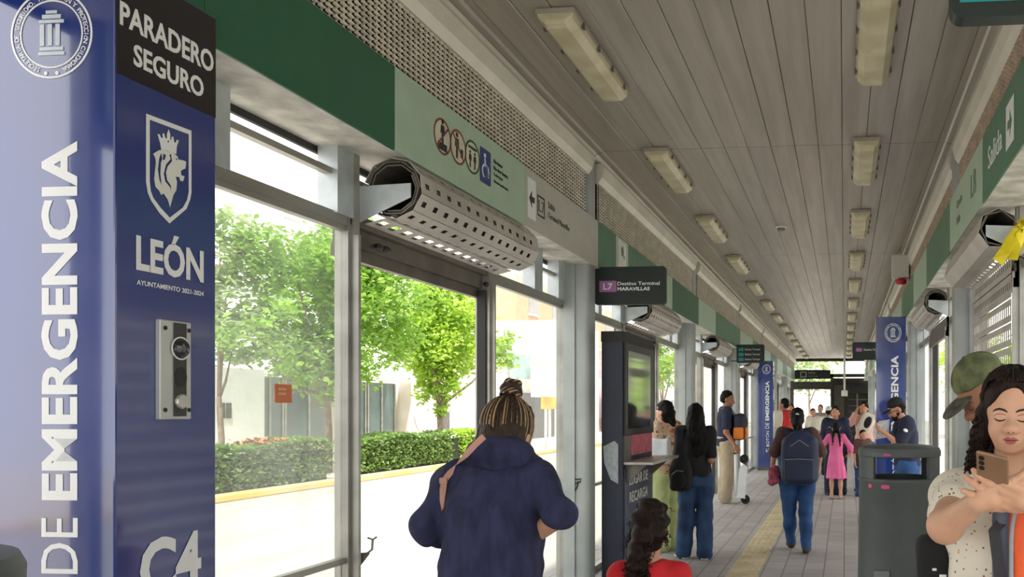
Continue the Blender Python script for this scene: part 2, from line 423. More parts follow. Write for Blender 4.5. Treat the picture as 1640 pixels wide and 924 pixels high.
# ---------------------------------------------------------------- ceiling of long metal planks
def plank_mat():
    m = mat('ceiling_metal', (186, 179, 168), .34, .3, var=.10, scale=2.2, stretch=(6, .35, 1), rgb2=(166, 159, 148))
    return m
m = MB(); x0, x1, nP = -2.06, .80, 14; pw = (x1-x0)/nP
for k in range(-1, 8):
    ya, yb = COLY[k+1]-5+.004 if k < 0 else COLY[k]+.004, 0
    ya = 2.1+5*(k-1)+.005; yb = min(ya+4.99, YEND)
    if ya >= YEND: continue
    for i in range(nP):
        a, b = x0+i*pw+.0016, x0+(i+1)*pw-.0016; g = .004
        dz = .0025*((i*7+k*3) % 3-1)
        sec = [(a, ZC+.02), (a, ZC+g+dz), (a+g, ZC+dz), (b-g, ZC+dz), (b, ZC+g+dz), (b, ZC+.02)]
        m.prism([(x, ya, z) for x, z in sec], (0, yb-ya, 0))
    for sx, xa in ((1, x0), (-1, x1)):     # stepped cove down to the grille on both sides
        sec = [(0, 0), (-.05, .0), (-.065, -.012), (-.11, -.02), (-.14, -.06), (-.16, -.06), (-.16, .03), (0, .03)]
        m.prism([(xa+sx*x, ya, ZC+z) for x, z in sec], (0, yb-ya, 0))
ceil = struct(m.build('ceiling', plank_mat()))
struct(MB().box((-2.95, -3, ZC+.045), (1.5, YEND+1.2, ZC+.16)).build('roof', DARKALU))
# pale light-catching edge trims between grille and ceiling
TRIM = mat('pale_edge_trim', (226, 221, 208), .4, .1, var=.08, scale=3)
for nm, xa, sx in (('trim_1', -2.2, 1), ('trim_2', .95, -1)):
    m = MB()
    for k in range(-1, 8):
        ya = 2.1+5*(k-1)+(.14 if k > -1 else 0); yb = min(2.1+5*k-.14, YEND)
        if ya >= YEND: continue
        sec = [(-.03, 0), (.0, 0), (.035, .05), (.055, .14), (.04, .175), (-.03, .175)]
        m.prism([(xa+sx*x, ya, ZM1+z) for x, z in sec], (0, yb-ya, 0))
    struct(m.build(nm, TRIM))

# ---------------------------------------------------------------- columns
ORD = ['nearest', 'second', 'third', 'fourth', 'fifth', 'sixth', 'seventh', 'eighth', 'ninth']
n = 0
for side, xc in (('left', -2.31), ('right', 1.02)):
    for k, y in enumerate(COLY[1:]):
        if y > YEND or (side == 'left' and y < 3): continue
        m = MB()
        prof = rrect(-.1, -.11, .1, .11, .04)
        m.prism([(xc+a, y+b, 0) for a, b in prof], (0, 0, ZC))
        sgn = 1 if side == 'left' else -1
        for d in (-1, 1): m.box((xc-sgn*.12, y+d*.115-.012, 0), (xc-sgn*.02, y+d*.115+.012, ZC-.02))
        m.box((xc-.14, y-.16, 0), (xc+.14, y+.16, .012))
        struct(m.build('column', STEEL, auto=30))
        n += 1

# ---------------------------------------------------------------- window walls
def window(nm, side, y0, y1, mull=(), glassm=None, plates=(), low=True):
    x = GL if side == 'left' else GR; root = bpy.data.objects.new(nm, None); COL.objects.link(root); root.location = (x, (y0+y1)/2, 0); struct(root)
    m = MB(); s = 1 if side == 'left' else -1
    m.box((x-.03, y0, 2.50), (x+.03, y1, 2.55)); m.box((x-.02, y0, 2.475), (x+.02, y1, 2.50))
    m.box((x-.02, y0, 2.725), (x+.02, y1, 2.755))
    m.box((x-.03, y0, 0), (x+.03, y1, .06)); m.box((x-.02, y0, .84), (x+.02, y1, .87))
    for yy in (y0, y1): m.box((x-.035, yy-.022, 0), (x+.035, yy+.022, 2.86))
    for yy in mull: m.box((x-.025, yy-.018, 0), (x+.025, yy+.018, 2.5))
    m.build('frame', ALU, root)
    if plates:
        m = MB()
        for a, b in plates: m.box((x+s*.036, a, 2.54), (x+s*.05, b, 2.87)); m.box((x-s*.05, a, 2.54), (x+s*.036, a+.012, 2.87)); m.box((x-s*.05, b-.012, 2.54), (x+s*.036, b, 2.87))
        m.build('plate', ZINC, root)
    xs = [y0+.022]+[q for yy in mull for q in (yy-.018, yy+.018)]+[y1-.022]
    for i in range(0, len(xs), 2):
        for za, zb in ((.06, .84), (.87, 2.48)) if low else ((.06, 2.48),):
            MB().box((x-.004, xs[i], za), (x+.004, xs[i+1], zb)).build('pane', glassm or GLASS, root)
    return root
def doorway(nm, side, y0, y1):
    x = GL if side == 'left' else GR; s = 1 if side == 'left' else -1
    root = bpy.data.objects.new(nm, None); COL.objects.link(root); root.location = (x, (y0+y1)/2, 0); struct(root)
    m = MB()
    m.box((x-.05, y0, 2.51), (x+.04, y1, 2.57)); m.box((x-.06, y0, 2.42), (x+.0, y1, 2.51)); m.box((x-.07, y0, 2.36), (x-.03, y1, 2.42))
    m.box((x-.02, y0, 2.725), (x+.02, y1, 2.755))
    m.build('header', DARKALU, root)
    for yy, d in ((y0, 1), (y1, -1)):
        m = MB(); m.box((x-.05, yy-.05*(d < 0), 0), (x+.05, yy+.05*(d > 0), 2.87)); m.box((x+s*.05, yy-.02*(d < 0)-.0, 0), (x+s*.075, yy+.02*(d > 0), 2.46)); m.build('jamb', ALU, root)
        MB().box((x-.03, yy+d*.052, 0), (x+.03, yy+d*.07, 2.41)).build('guide_rail', RUBBER if d < 0 else DARKALU, root)
    m = MB()
    for q in (.14, .95): m.tube([(x+s*.03, y0+q*(y1-y0)+dy, 2.45) for dy in (0, .03, .06)], [.012, .018, .012]); m.tube([(x+s*.03, y0+q*(y1-y0)+dy, 2.45) for dy in (.07, .1, .13)], [.012, .018, .012])
    m.build('latch', BLACK, root)
    return root
wn = dn = 1
for side in ('left', 'right'):
    for k, y in enumerate(COLY[:-1]):
        if y > 33: continue
        k -= 1
        d0, d1 = (y+1.77, y+3.38) if side == 'left' or k > 1 or k < 0 else ((y+3.15, y+4.75) if k == 0 else (y+1.6, y+3.25))
        for p, q in ((y+(.58 if side == 'left' and k == 0 else .1), d0), (d1, y+4.9)):
            if q-p < .3: continue
            w = q-p
            pl = [(p+.12, p+.25)] + ([(p+w*.55, p+w*.55+.12)] if w > 1 else [])
            if side == 'left' and q == d0: pl = [(y+.84, y+.95), (q-.13, q)]
            if side == 'left' and p == d1: pl = [(p+.78, p+.95), (q-.2, q-.02)]
            window('window_%d' % wn, side, p, q, (), GLASS2 if k == 0 and q == d0 else GLASS, pl); wn += 1
        doorway('door_%d' % dn, side, d0, d1); dn += 1
# ceiling box of the fascia: soffit strip, dark gasket, dark backing
for nm, xa, xb in (('wall_left', XL-.012, GL-.06), ('wall_right', XR+.012, GR+.06)):
    m = MB(); m.box((xa, -3, ZF0+.002), (xb, YEND, ZF0+.022)); o = struct(m.build(nm+'_soffit', SOFFIT))
    xo = xb
    m = MB(); m.box((xo, -3, ZF0-.03), (xo+(.02 if xb > 0 else -.02), YEND, ZF0+.06)); struct(m.build(nm+'_gasket', RUBBER))
    m = MB(); m.box((xb-(.012 if xb > 0 else -.012), -3, ZF0+.06), (xb, YEND, ZC+.02)); struct(m.build(nm, mat('dark_backing', (66, 58, 50), .6, var=.2)))  # backing added in a dark colour so the grille gaps read as shade

# ---------------------------------------------------------------- ventilation grilles (one per bay and side)
WIRE = mat('grille_wire', (236, 228, 214), .5, .1, var=.2, scale=12)
WIRE2 = mat('grille_wire_rosy', (216, 196, 178), .5, .1, var=.2, scale=12)
def grille(x, y0, y1):
    m = MB(); n = int((y1-y0)/.052); nz = 13; h = (ZM1-ZF1)/nz; s = -1 if x < 0 else 1
    for j in range(nz+1): m.box((x+s*.008, y0, ZF1+j*h-.002), (x+s*.012, y1, ZF1+j*h+.002))
    for i in range(n+1):
        yy = y0+i*(y1-y0)/n; m.box((x+s*.016, yy-.005, ZF1), (x+s*.02, yy+.005, ZM1))
        if i < n:
            for j in range(nz): m.box((x-.006, yy+.007, ZF1+j*h+.0085), (x+.006, yy+.04, ZF1+j*h+.019))
    return m
RK = ['nearest', 'second nearest', 'third nearest', 'fourth nearest', 'fifth nearest', 'sixth nearest', 'farthest']
for side, x, wm in (('left', XL-.03, WIRE), ('right', XR+.1, WIRE2)):
    first = None
    bays = [y for y in COLY[:-1] if y < 33]
    for i, y in enumerate(bays):
        lab = '%s beige lattice ventilation grille above the %s fascia' % (RK[min(i, 6)], side)
        if first is None:
            first = MB and grille(x, y+.2, y+4.8).build('ventilation_grille', wm); tag(first, lab, 'grille', 'lattice grilles under the ceiling')
        else:
            o = first.copy(); COL.objects.link(o); o.location.y = 5*i; o['label'] = lab

# ---------------------------------------------------------------- fascia panels with their printing
def fascia(x, y0, y1, m, label, cat='fascia panel', grp=None):
    s = 1 if x < 0 else -1
    root = thing('fascia_panel', label, cat, (x, (y0+y1)/2, ZF0), grp)
    MB().box((x, y0+.002, ZF0), (x-s*.012, y1-.002, ZF1), .002).build('panel', m, root)
    mm = MB(); mm.box((x-s*.012, y0+.01, ZF0+.02), (x-s*.04, y1-.01, ZF0+.05)); mm.box((x-s*.012, y0+.01, ZF1-.05), (x-s*.04, y1-.01, ZF1-.02)); mm.build('mounting_rail', DARKALU, root)
    return root
XF = XL+.0015
UP = Vector((0, 0, 1)); YL = Vector((0, 1, 0))       # reading direction on the left wall seen from the aisle
fascia(XL, 2.64, 3.84, GREEN, 'long dark green fascia panel above the windows beside the blue pillar')
p = fascia(XL, 3.84, 5.49, SAGE, 'pale green fascia panel with round pictograms above the rolled shutter', 'sign panel')
RED = mat('pictogram_rust', (128, 72, 52), .5); PGREEN = mat('pictogram_green', (48, 84, 58), .5); PBLUE = mat('pictogram_blue', (52, 66, 128), .5); CREAM = mat('pictogram_cream', (206, 204, 186), .5)
def picto(cy, cz, r, ring, figs, bar=None, name='pictogram'):
    b = child(name, shape_me([circ(0, 0, r)], (XF, cy, cz), YL, UP, .0006), CREAM, p)
    child('ring', shape_me([circ(0, 0, r), circ(0, 0, r*.87)], (XF+.0012, cy, cz), YL, UP, .0006), ring, b)
    child('figure', shape_me(figs, (XF+.0012, cy, cz), YL, UP, .0006), INK, b)
    if bar: child('bar', shape_me([bar], (XF+.0026, cy, cz), YL, UP, .0005), ring, b)
def man(x, y, s):
    return [circ(x, y+.6*s, .13*s, 14), [(x-.18*s, y+.42*s), (x+.18*s, y+.42*s), (x+.24*s, y-.05*s), (x+.16*s, y-.05*s), (x+.1*s, y+.25*s), (x+.1*s, y-.6*s), (x+.02*s, y-.6*s), (x, y-.1*s), (x-.02*s, y-.6*s), (x-.1*s, y-.6*s), (x-.1*s, y+.25*s), (x-.16*s, y-.05*s), (x-.24*s, y-.05*s)]]
r0 = .098
pc = [(atx(708, 219, XL)), (atx(733, 236, XL)), (atx(756, 252, XL)), (atx(777, 267, XL))]
picto(pc[0].y, pc[0].z, r0, RED, man(.0, .02, .1)+[rect(-.05, -.075, .05, -.035)], seg(-.06, -.06, .06, .06, .012))
picto(pc[1].y, pc[1].z, r0, RED, man(-.015, 0, .11)+[rect(.03, -.05, .06, 0)], seg(-.06, .06, .06, -.06, .012))
picto(pc[2].y, pc[2].z, r0, PGREEN, man(-.03, -.02, .075)+man(.03, -.02, .075)+[rect(-.055, .045, .055, .06)])
b = child('pictogram', shape_me([rrect(-.075, -.105, .075, .105, .012)], (XF, pc[3].y, pc[3].z), YL, UP, .0006), PBLUE, p)
b['label'] = 'blue square wheelchair pictogram'
child('figure', shape_me([circ(-.01, .065, .014, 14), seg(-.01, .048, -.005, .0, .016), seg(-.01, .0, .035, .0, .014), seg(.035, .005, .05, -.06, .014), circ(-.005, -.03, .046, 24), circ(-.005, -.03, .034, 24)], (XF+.0012, pc[3].y, pc[3].z), YL, UP, .0006), WHITE, b)
me = []
for i, t in enumerate(('No fumar', 'No tirar basura', 'Ceda el paso', 'Asientos preferentes')):
    child('lettering', text_me(t, (XF, pc[3].y+.12, pc[3].z+.06-.042*i), YL, UP, h=.024), INK, p)
p = fascia(XL, 5.49, 7.17, BEIGE, 'grey beige fascia panel with white arrow tile beside the first column', 'sign panel')
ar = atx(848, 317, XL)
b = child('arrow_tile', shape_me([rect(-.075, -.14, .075, .14)], (XF, 5.6, ar.z-.0), YL, UP, .0006), WHITE, p)
child('arrow', shape_me([[(-.05, 0), (0, .06), (0, .02), (.05, .02), (.05, -.02), (0, -.02), (0, -.06)]], (XF+.0014, 5.6, ar.z), YL, UP, .0005), INK, b)
child('route_badge', shape_me([rect(-.07, -.075, .07, .075), rect(-.058, -.062, .058, .062)], (XF, 5.78, ar.z-.01), YL, UP, .0006), INK, p)
for t_, y_, z_, h_ in (('L7', 5.735, -.05, .08), ('Salida', 5.92, .02, .045), ('Terminal Maravillas', 5.92, -.055, .042)):
    child('lettering', text_me(t_, (XF, y_, ar.z+z_), YL, UP, h=h_), mat('grey_print', (104, 104, 100), .5), p)
specL = [(7.17, 7.75, MIDGREEN, 'dark green fascia panel between first column and hanging line sign'), (7.75, 8.2, SAGE, 'short pale fascia panel with posted white sheet behind the hanging line sign'),
         (8.2, 9.9, MIDGREEN, 'green fascia panel above the second rolled shutter'), (9.9, 10.35, SAGE, 'narrow pale fascia panel just before the second column'), (10.35, 12.25, GREEN, 'dark green fascia panel across the second column'),
         (12.25, 13.9, SAGE, 'pale fascia panel right after the second column'), (13.9, 17.25, MIDGREEN, 'green fascia panel reaching the third column')]
for i, (a, b_, mm, lab) in enumerate(specL):
    q = fascia(XL, a, b_, mm, lab)
    if i == 1:
        sh = child('notice', MB().box((XF, 7.82, 2.88), (XF+.002, 8.1, 3.25)).mesh(), mat('paper', (222, 224, 214), .7), q)
        child('notice_emblem', shape_me([circ(0, 0, .05), circ(.06, -.05, .02)], (XF+.0035, 7.96, 3.15), YL, UP, .0005), mat('grey_print2', (120, 130, 122), .5), sh)
yy = 17.25
for k in range(8):
    q = fascia(XL, yy, yy+2.4, (SAGE, MIDGREEN)[k % 2], '%s fascia panel far along the left wall, %s after the third column' % (('pale', 'green')[k % 2], ORD[k] if k else 'first')); yy += 2.4
struct(MB().box((XL-.012, -2.9, ZF0), (XL, 2.2, ZM1)).box((XL-.012, 2.2, 2.94), (XL, 2.638, ZM1)).build('wall_left_fascia', GREEN))
# right side
XG = XR-.0015; YR = Vector((0, -1, 0))
def rp(u, v): return atx(u, v, XR)
p = fascia(XR, .2, 3.6, MIDGREEN, 'near green fascia panel at the upper right edge')
p = fascia(XR, 3.6, 5.15, MIDGREEN, 'green exit fascia panel with white arrow tile on the right wall', 'sign panel')
e = rp(1617, 190)
b = child('arrow_tile', shape_me([rect(-.1, -.115, .1, .115)], (XG, 4.3, 3.06), YR, UP, .0006), WHITE, p)
child('arrow', shape_me([[(.055, 0), (0, .07), (0, .022), (-.055, .022), (-.055, -.022), (0, -.022), (0, -.07)]], (XG-.0014, 4.3, 3.06), YR, UP, .0005), MIDGREEN, b)
child('lettering', text_me('Salida', (XG, 4.93, 3.0), YR, UP, w=.42, h=.13), WHITE, p)
p = fascia(XR, 5.15, 6.72, SAGE, 'pale fascia panel with grey lettering over the right roller shutter', 'sign panel')
for t_, y_, z_, h_ in (('L8', 5.6, 3.0, .16), ('Circuito', 6.3, 3.1, .06), ('Delta', 6.3, 2.98, .06)):
    child('lettering', text_me(t_, (XG, y_, z_), YR, UP, h=h_), mat('sage_print', (120, 140, 124), .5), p)
specR = [(6.72, 8.6, MIDGREEN, 'green fascia panel between the two right roller shutters'), (8.6, 10.2, SAGE, 'pale fascia panel above the second right roller shutter'), (10.2, 12.3, MIDGREEN, 'green fascia panel behind the alarm box')]
for a, b_, mm, lab in specR: fascia(XR, a, b_, mm, lab)
yy = 12.3
for k in range(9):
    fascia(XR, yy, yy+2.5, (SAGE, MIDGREEN)[k % 2], '%s fascia panel far along the right wall, %s behind the alarm box' % (('pale', 'green')[k % 2], ORD[k] if k else 'first')); yy += 2.5

# ---------------------------------------------------------------- ceiling lights
DIFF = mat('cream_diffuser', (222, 214, 184), .35, var=.1, scale=5, rgb2=(196, 184, 148)); LBASE = mat('lamp_tray', (170, 164, 150), .5, var=.15)
def ceiling_light(x, y0):
    L, w = 1.2, .115
    root = thing('ceiling_light', '', 'ceiling light', (x, y0+L/2, ZC), 'batten lights on the plank ceiling')
    m = MB(); m.box((x-w, y0, ZC-.035), (x+w, y0+L, ZC+.0), .006); m.build('tray', LBASE, root)
    sec = [(-.108, -.035), (-.1, -.062), (-.06, -.098), (.06, -.098), (.1, -.062), (.108, -.035)]
    m = MB(); vs = []; n = len(sec)
    st = ((.0, .55, -.035), (.012, .88, -.012), (.05, 1, 0), (L-.05, 1, 0), (L-.012, .88, -.012), (L, .55, -.035))
    for yy, kx, dz in st:
        for a, z in sec: vs.append((x+a*(kx*.15+.85), y0+yy, ZC+(-.035+(z+.035)*kx)))
    fs = [(i*n+j, i*n+j+1, (i+1)*n+j+1, (i+1)*n+j) for i in range(len(st)-1) for j in range(n-1)]+[(i*n+n-1, i*n, (i+1)*n, (i+1)*n+n-1) for i in range(len(st)-1)]
    fs += [tuple(range(n)), tuple(range((len(st)-1)*n, len(st)*n))[::-1]]
    m.verts(vs, fs); m.build('diffuser', DIFF, root)
    for s in (-1, 1):
        for j in range(4):
            m = MB(); yy = y0+.15+j*.3; m.box((x+s*.109, yy, ZC-.055), (x+s*.121, yy+.03, ZC-.02)); m.build('clip', DARKALU, root)
    return root
l0 = None
NTH = ['nearest', 'second', 'third', 'fourth', 'fifth', 'sixth', 'seventh', 'eighth', 'ninth', 'tenth', 'eleventh', 'twelfth', 'thirteenth']
for side, x in (('left', -1.63), ('right', .19)):
    for i in range(13):
        lab = 'cream batten ceiling light, %s from the front in the %s row' % (NTH[i], side) if i else 'cream batten ceiling light nearest the front in the %s row' % side
        if l0 is None:
            l0 = ceiling_light(x, 4.53); l0['label'] = lab; lx = x
        else: dup(l0, (x-lx, 2.5*i+(0 if side == 'left' else -.12), 0), lab)
d = thing('smoke_detector', 'small white round smoke detector on the ceiling between light rows', 'smoke detector', at(1251, 365, 10.2))
q = Vector((d.location.x, d.location.y, ZC)); d.location = q
MB().lathe([(.075, -.001), (.078, -.02), (.05, -.028)], q, 20).build('base', mat('white_plastic', (226, 226, 220), .4), d, True)
MB().lathe([(.05, -.028), (.046, -.05), (.02, -.06)], q, 20).build('sensor_head', mat('grey_plastic', (120, 120, 116), .5), d, True)

# ---------------------------------------------------------------- far end of the hall
DK = mat('dark_gate_steel', (62, 58, 54), .5, .2, var=.2)
m = MB(); y = YEND+.6
m.box((-2.8, y, 3.05), (1.4, y+.15, 3.2)); m.box((-2.8, y, 0), (-2.3, y+.15, 3.2)); m.box((-.62, y, 0), (-.5, y+.15, 3.2))
m.box((1.3, y, 0), (1.4, y+.15, 3.3)); m.box((-2.8, y+.02, 2.5), (-.5, y+.13, 2.85)); m.box((-.5, y+.03, 0), (1.3, y+.1, 3.0))
m.box((-2.8, y-.02, ZC-.1), (1.4, y+.1, ZC+.1))
struct(m.build('wall_back', DK))
s_ = thing('overhead_sign', 'long black overhead sign above the bright far exit', 'sign', (-1.45, y-.05, 3.0))
MB().box((-2.28, y-.09, 2.97), (-.62, y-.02, 3.38), .01).build('panel', BLACK, s_)
child('pictogram', shape_me([rect(-.14, -.13, .14, .13), rect(-.1, -.09, .1, .09)], (-1.85, y-.092, 3.17), (1, 0, 0), UP), mat('sign_grey', (150, 158, 150), .5), s_)
for t_, z_, h_ in (('Salida', 3.2, .1), ('Plaza Principal', 3.05, .07)): child('lettering', text_me(t_, (-1.62, y-.093, z_), (1, 0, 0), UP, h=h_), mat('sign_grey', (150, 158, 150), .5), s_)
g = thing('turnstile_gate', 'dark full height gate block beside the far exit', 'gate', (.4, y-.4, 0))
m = MB(); m.box((-.45, y-.5, 0), (.0, y, 2.7), .01); m.build('side_panel', DK, g)
m = MB(); m.box((.0, y-.45, 2.3), (1.25, y-.02, 2.7)); m.box((.0, y-.45, 0), (1.25, y-.02, .12)); m.box((1.15, y-.45, .12), (1.25, y-.02, 2.3)); m.build('frame', BLACK, g)
m = MB()
for j in range(7):
    for k in range(3): m.bar((.58, y-.25, .35+j*.28), (.58+.5*math.cos(k*2.09+.4), y-.25+.18*math.sin(k*2.09+.4), .35+j*.28), .03)
m.tube([(.58, y-.25, .12), (.58, y-.25, 2.3)], .04); m.build('rotor', DARKALU, g)
# ================================================================ emergency posts
PX0, PX1, PY0, PY1, PZ = -2.6, -2.13, 2.24, 2.63, 2.93
post = thing('emergency_post', 'large glossy blue emergency post with lion shield and intercom, filling the left edge', 'emergency post', ((PX0+PX1)/2, (PY0+PY1)/2, 0), 'blue emergency posts')
MB().box((PX0, PY0, 0), (PX1, PY1, PZ), .006).build('body', NAVY, post)
MB().box((PX0-.004, PY0-.004, 0), (PX1+.004, PY1+.004, .08), .003).build('base_trim', DARKALU, post)
FX = PX1+.0006
def fy(u, v): return atx(u, v, PX1)
# right face: dark header with the title
b0 = fy(266, 153).z
hd = child('header_plate', shape_me([rect(0.002, 0, PY1-PY0-.004, PZ-b0-.006)], (FX, PY0+.001, b0), YL, UP, .0005), mat('near_black_plate', (34, 30, 36), .3, var=.1, coat=.3), post)
def face_text(t, u0, u1, vtop, vbot, vu, bold, m=WHITE, par=post, nm='lettering'):
    """u0..u1: left and right end, vtop/vbot: top and foot of a letter at column vu"""
    ya, yb = fy(u0, 400).y, fy(u1, 400).y; z0, z1 = fy(vu, vbot).z, fy(vu, vtop).z
    return child(nm, text_me(t, (FX+.0012, ya, z0), YL, UP, w=yb-ya, h=z1-z0, bold=bold, ext=.0005), m, par)
face_text('PARADERO', 191, 341, 2, 41, 195, .024, par=hd); face_text('SEGURO', 213, 325, 71, 106, 217, .024, par=hd)
ln = face_text('LEÓN', 217, 325, 378, 433, 220, .03)
# LEÓN's accent makes the box taller: grow it upwards by the accent
zb = fy(220, 433).z
for v in ln.data.vertices: v.co.z = zb+(v.co.z-zb)*1.28
face_text('AYUNTAMIENTO 2021-2024', 218, 325, 448, 456, 220, .012)
face_text('C4', 223, 321, 862, 958, 245, .03)
# shield and crowned lion, traced on the face
def fpt(x, y):
    q = fy(200+x*140/647, 170+y*200/924); return (q.y, q.z)
def ftrace(lst, nm, m, par, lift=.0012):
    me = shape_me([[fpt(*q) for q in pl] for pl in lst], (FX+lift, 0, 0), YL, UP, .0005); return child(nm, me, m, par)
sh = ftrace([[(152, 55), (487, 182), (487, 640), (478, 690), (450, 760), (325, 868), (250, 790), (190, 700), (165, 640), (152, 560)],
             [(178, 100), (468, 208), (468, 635), (455, 695), (425, 750), (327, 825), (262, 755), (205, 680), (185, 625), (178, 560)]], 'shield_outline', WHITE, post)
ftrace([[(236, 205), (258, 280), (264, 322), (375, 355), (378, 300), (393, 255), (380, 248), (370, 272), (360, 268), (352, 225), (340, 228), (338, 252), (330, 248), (330, 208), (318, 172), (306, 205), (306, 240), (294, 236), (284, 200), (272, 206), (276, 236), (264, 234), (250, 208)], circ(316, 262, 7, 10)], 'crown', WHITE, sh)
ftrace([[(205, 352), (250, 325), (300, 322), (350, 345), (382, 370), (392, 395), (430, 402), (448, 412), (442, 462), (425, 468), (408, 480), (412, 512), (436, 518), (425, 556), (405, 552), (398, 525), (370, 522), (380, 560), (375, 620), (352, 660), (345, 690), (328, 748), (312, 690), (280, 645), (264, 658), (248, 625), (222, 597), (212, 540), (218, 480), (225, 420), (222, 388)],
        [(262, 345), (247, 390), (238, 470), (250, 548), (268, 588), (258, 500), (262, 420), (278, 372)],
        [(322, 352), (332, 392), (298, 432), (282, 500), (292, 556), (328, 600), (338, 632), (336, 588), (308, 545), (300, 490), (312, 445), (345, 408), (338, 360)],
        [(280, 350), (272, 400), (292, 395), (300, 362)], [(368, 384), (388, 392), (378, 402)]], 'lion_head', mat('cream_print', (226, 228, 220), .4, var=.02), sh)
# intercom
ic = child('intercom', MB().box((PX1, fy(248, 600).y, fy(250, 672).z), (PX1+.018, fy(298, 600).y, fy(250, 511).z), .003).mesh(), mat('satin_steel', (196, 198, 196), .35, .3, var=.05), post)
ic['label'] = 'silver intercom plate with call button'
ya, yb = fy(269, 600).y, fy(289, 600).y; za, zb = fy(250, 670).z+.006, fy(250, 511).z-.006; yc = (ya+yb)/2; zh = zb-za
child('speaker_strip', MB().box((PX1+.018, ya, za), (PX1+.022, yb, zb), .001).mesh(), mat('charcoal_strip', (58, 58, 58), .5), ic)
X2 = PX1+.0222
cdm = child('camera_dome', MB().lathe([(.03, 0), (.027, .01), (.016, .018), (.003, .02)], (0, 0, 0), 20).mesh(), mat('tinted_dome', (40, 42, 46), .12, coat=.6), ic)
for v in cdm.data.vertices: x, y, z = v.co; v.co = (X2+z, yc+x, za+zh*.73+y)
child('speaker_grille', shape_me([circ(0, 0, .024, 24, .032)], (X2, yc, za+zh*.42), YL, UP, .0006), BLACK, ic)
child('bezel', shape_me([circ(0, 0, .037, 24), circ(0, 0, .033, 24)], (X2, yc, za+zh*.73), YL, UP, .001), WHITE, ic)
bt = MB().lathe([(.024, 0), (.024, .006), (.02, .01), (.003, .011)], (0, 0, 0), 20).mesh()
for v in bt.vertices: x, y, z = v.co; v.co = (X2+z, yc+x, za+zh*.16+y)
child('call_button', bt, mat('metal_button', (205, 205, 200), .25, .7), ic)
for yy, zz in ((.012, .02), (.012, -.02)):
    zq = (zb-.02) if zz < 0 else (za+.02)
    for yq in (fy(248, 600).y+.018, fy(298, 600).y-.01): child('screw', shape_me([circ(0, 0, .007, 12)], (PX1+.0185, yq, zq), YL, UP, .001), BLACK, ic)
# front face: seal and upright lettering
FYp = PY0-.0006; RXf = Vector((1, 0, 0)); cx = at(83, 55, PY0).x
sc_ = at(83, 55, PY0); SR = .131
seal = child('seal', shape_me([circ(0, 0, SR, 60), circ(0, 0, SR*.955, 60)], (cx, FYp, sc_.z), RXf, UP, .0006), WHITE, post)
child('inner_ring', shape_me([circ(0, 0, SR*.77, 60), circ(0, 0, SR*.735, 60)], (cx, FYp, sc_.z), RXf, UP, .0006), WHITE, seal)
ms = []
T = 'SECRETARÍA DE SEGURIDAD, PREVENCIÓN Y PROTECCIÓN CIUDADANA'
for i, ch in enumerate(T):
    if ch == ' ': continue
    a = R(248)-R(316)*i/(len(T)-1); rx = Vector((math.sin(a), 0, -math.cos(a))); uy = Vector((math.cos(a), 0, math.sin(a)))
    ms.append(text_me(ch, Vector((cx, FYp, sc_.z))+uy*(SR*.8), rx, uy, h=SR*(.105 if ch != ',' else .03), ext=.0005, align='C', bold=.01))
child('lettering', join_me(ms), WHITE, seal)
tw = [[(-.042, -.062), (.042, -.062), (.042, -.052), (-.042, -.052)], [(-.038, -.048), (.038, -.048), (.038, -.038), (-.038, -.038)]]
for xx in (-.037, -.012, .013): tw.append(rect(xx, -.034, xx+.014, .03))
tw += [rect(-.04, .033, .04, .043), rect(-.03, .046, .03, .058), rect(-.018, .061, .018, .07), circ(-.018, -.083, .006, 10), circ(.018, -.083, .006, 10)]
child('tower_mark', shape_me([p for p in tw[:-2]], (cx, FYp, sc_.z), RXf, UP, .0006), mat('pale_print', (206, 216, 226), .4, var=.05), seal)
child('stars', shape_me(tw[-2:], (cx, FYp, sc_.z-.032), RXf, UP, .0006), WHITE, seal)
xb_, xt_ = at(125, 500, PY0).x, at(67, 500, PY0).x
def up_text(t, z0, z1, bold): return child('lettering', text_me(t, (xb_, FYp, z0), (0, 0, 1), (-1, 0, 0), w=z1-z0, h=xb_-xt_, bold=bold, ext=.0005), WHITE, post)
ze0, ze1 = at(95, 801, PY0).z, at(95, 227, PY0).z
up_text('EMERGENCIA', ze0, ze1, .03); zd = at(95, 829, PY0).z
up_text('DE', zd-.165, zd, .0); up_text('BOTÓN', zd-.165-.06-.42, zd-.165-.06, .0)
pm = [circ(.03, .03, .014, 14), seg(.03, .0, .03, -.05, .03), seg(-.03, -.05, -.03, .03, .02), seg(-.03, -.045, .0, -.045, .02)]
child('help_mark', shape_me(pm, ((xb_+xt_)/2, FYp, zd-.165-.06-.42-.09), RXf, UP, .0006), WHITE, post)
pa_ = dup(post, (.635+2.365, 11.3-PY0, 0), 'blue emergency post behind the man in black cap on the right')
pb_ = dup(post, (-2.05+2.365, 21.4-PY0, 0), 'distant blue emergency post beside the man with the scooter')

for q in (pa_, pb_): q.scale = (.86, .86, .975)
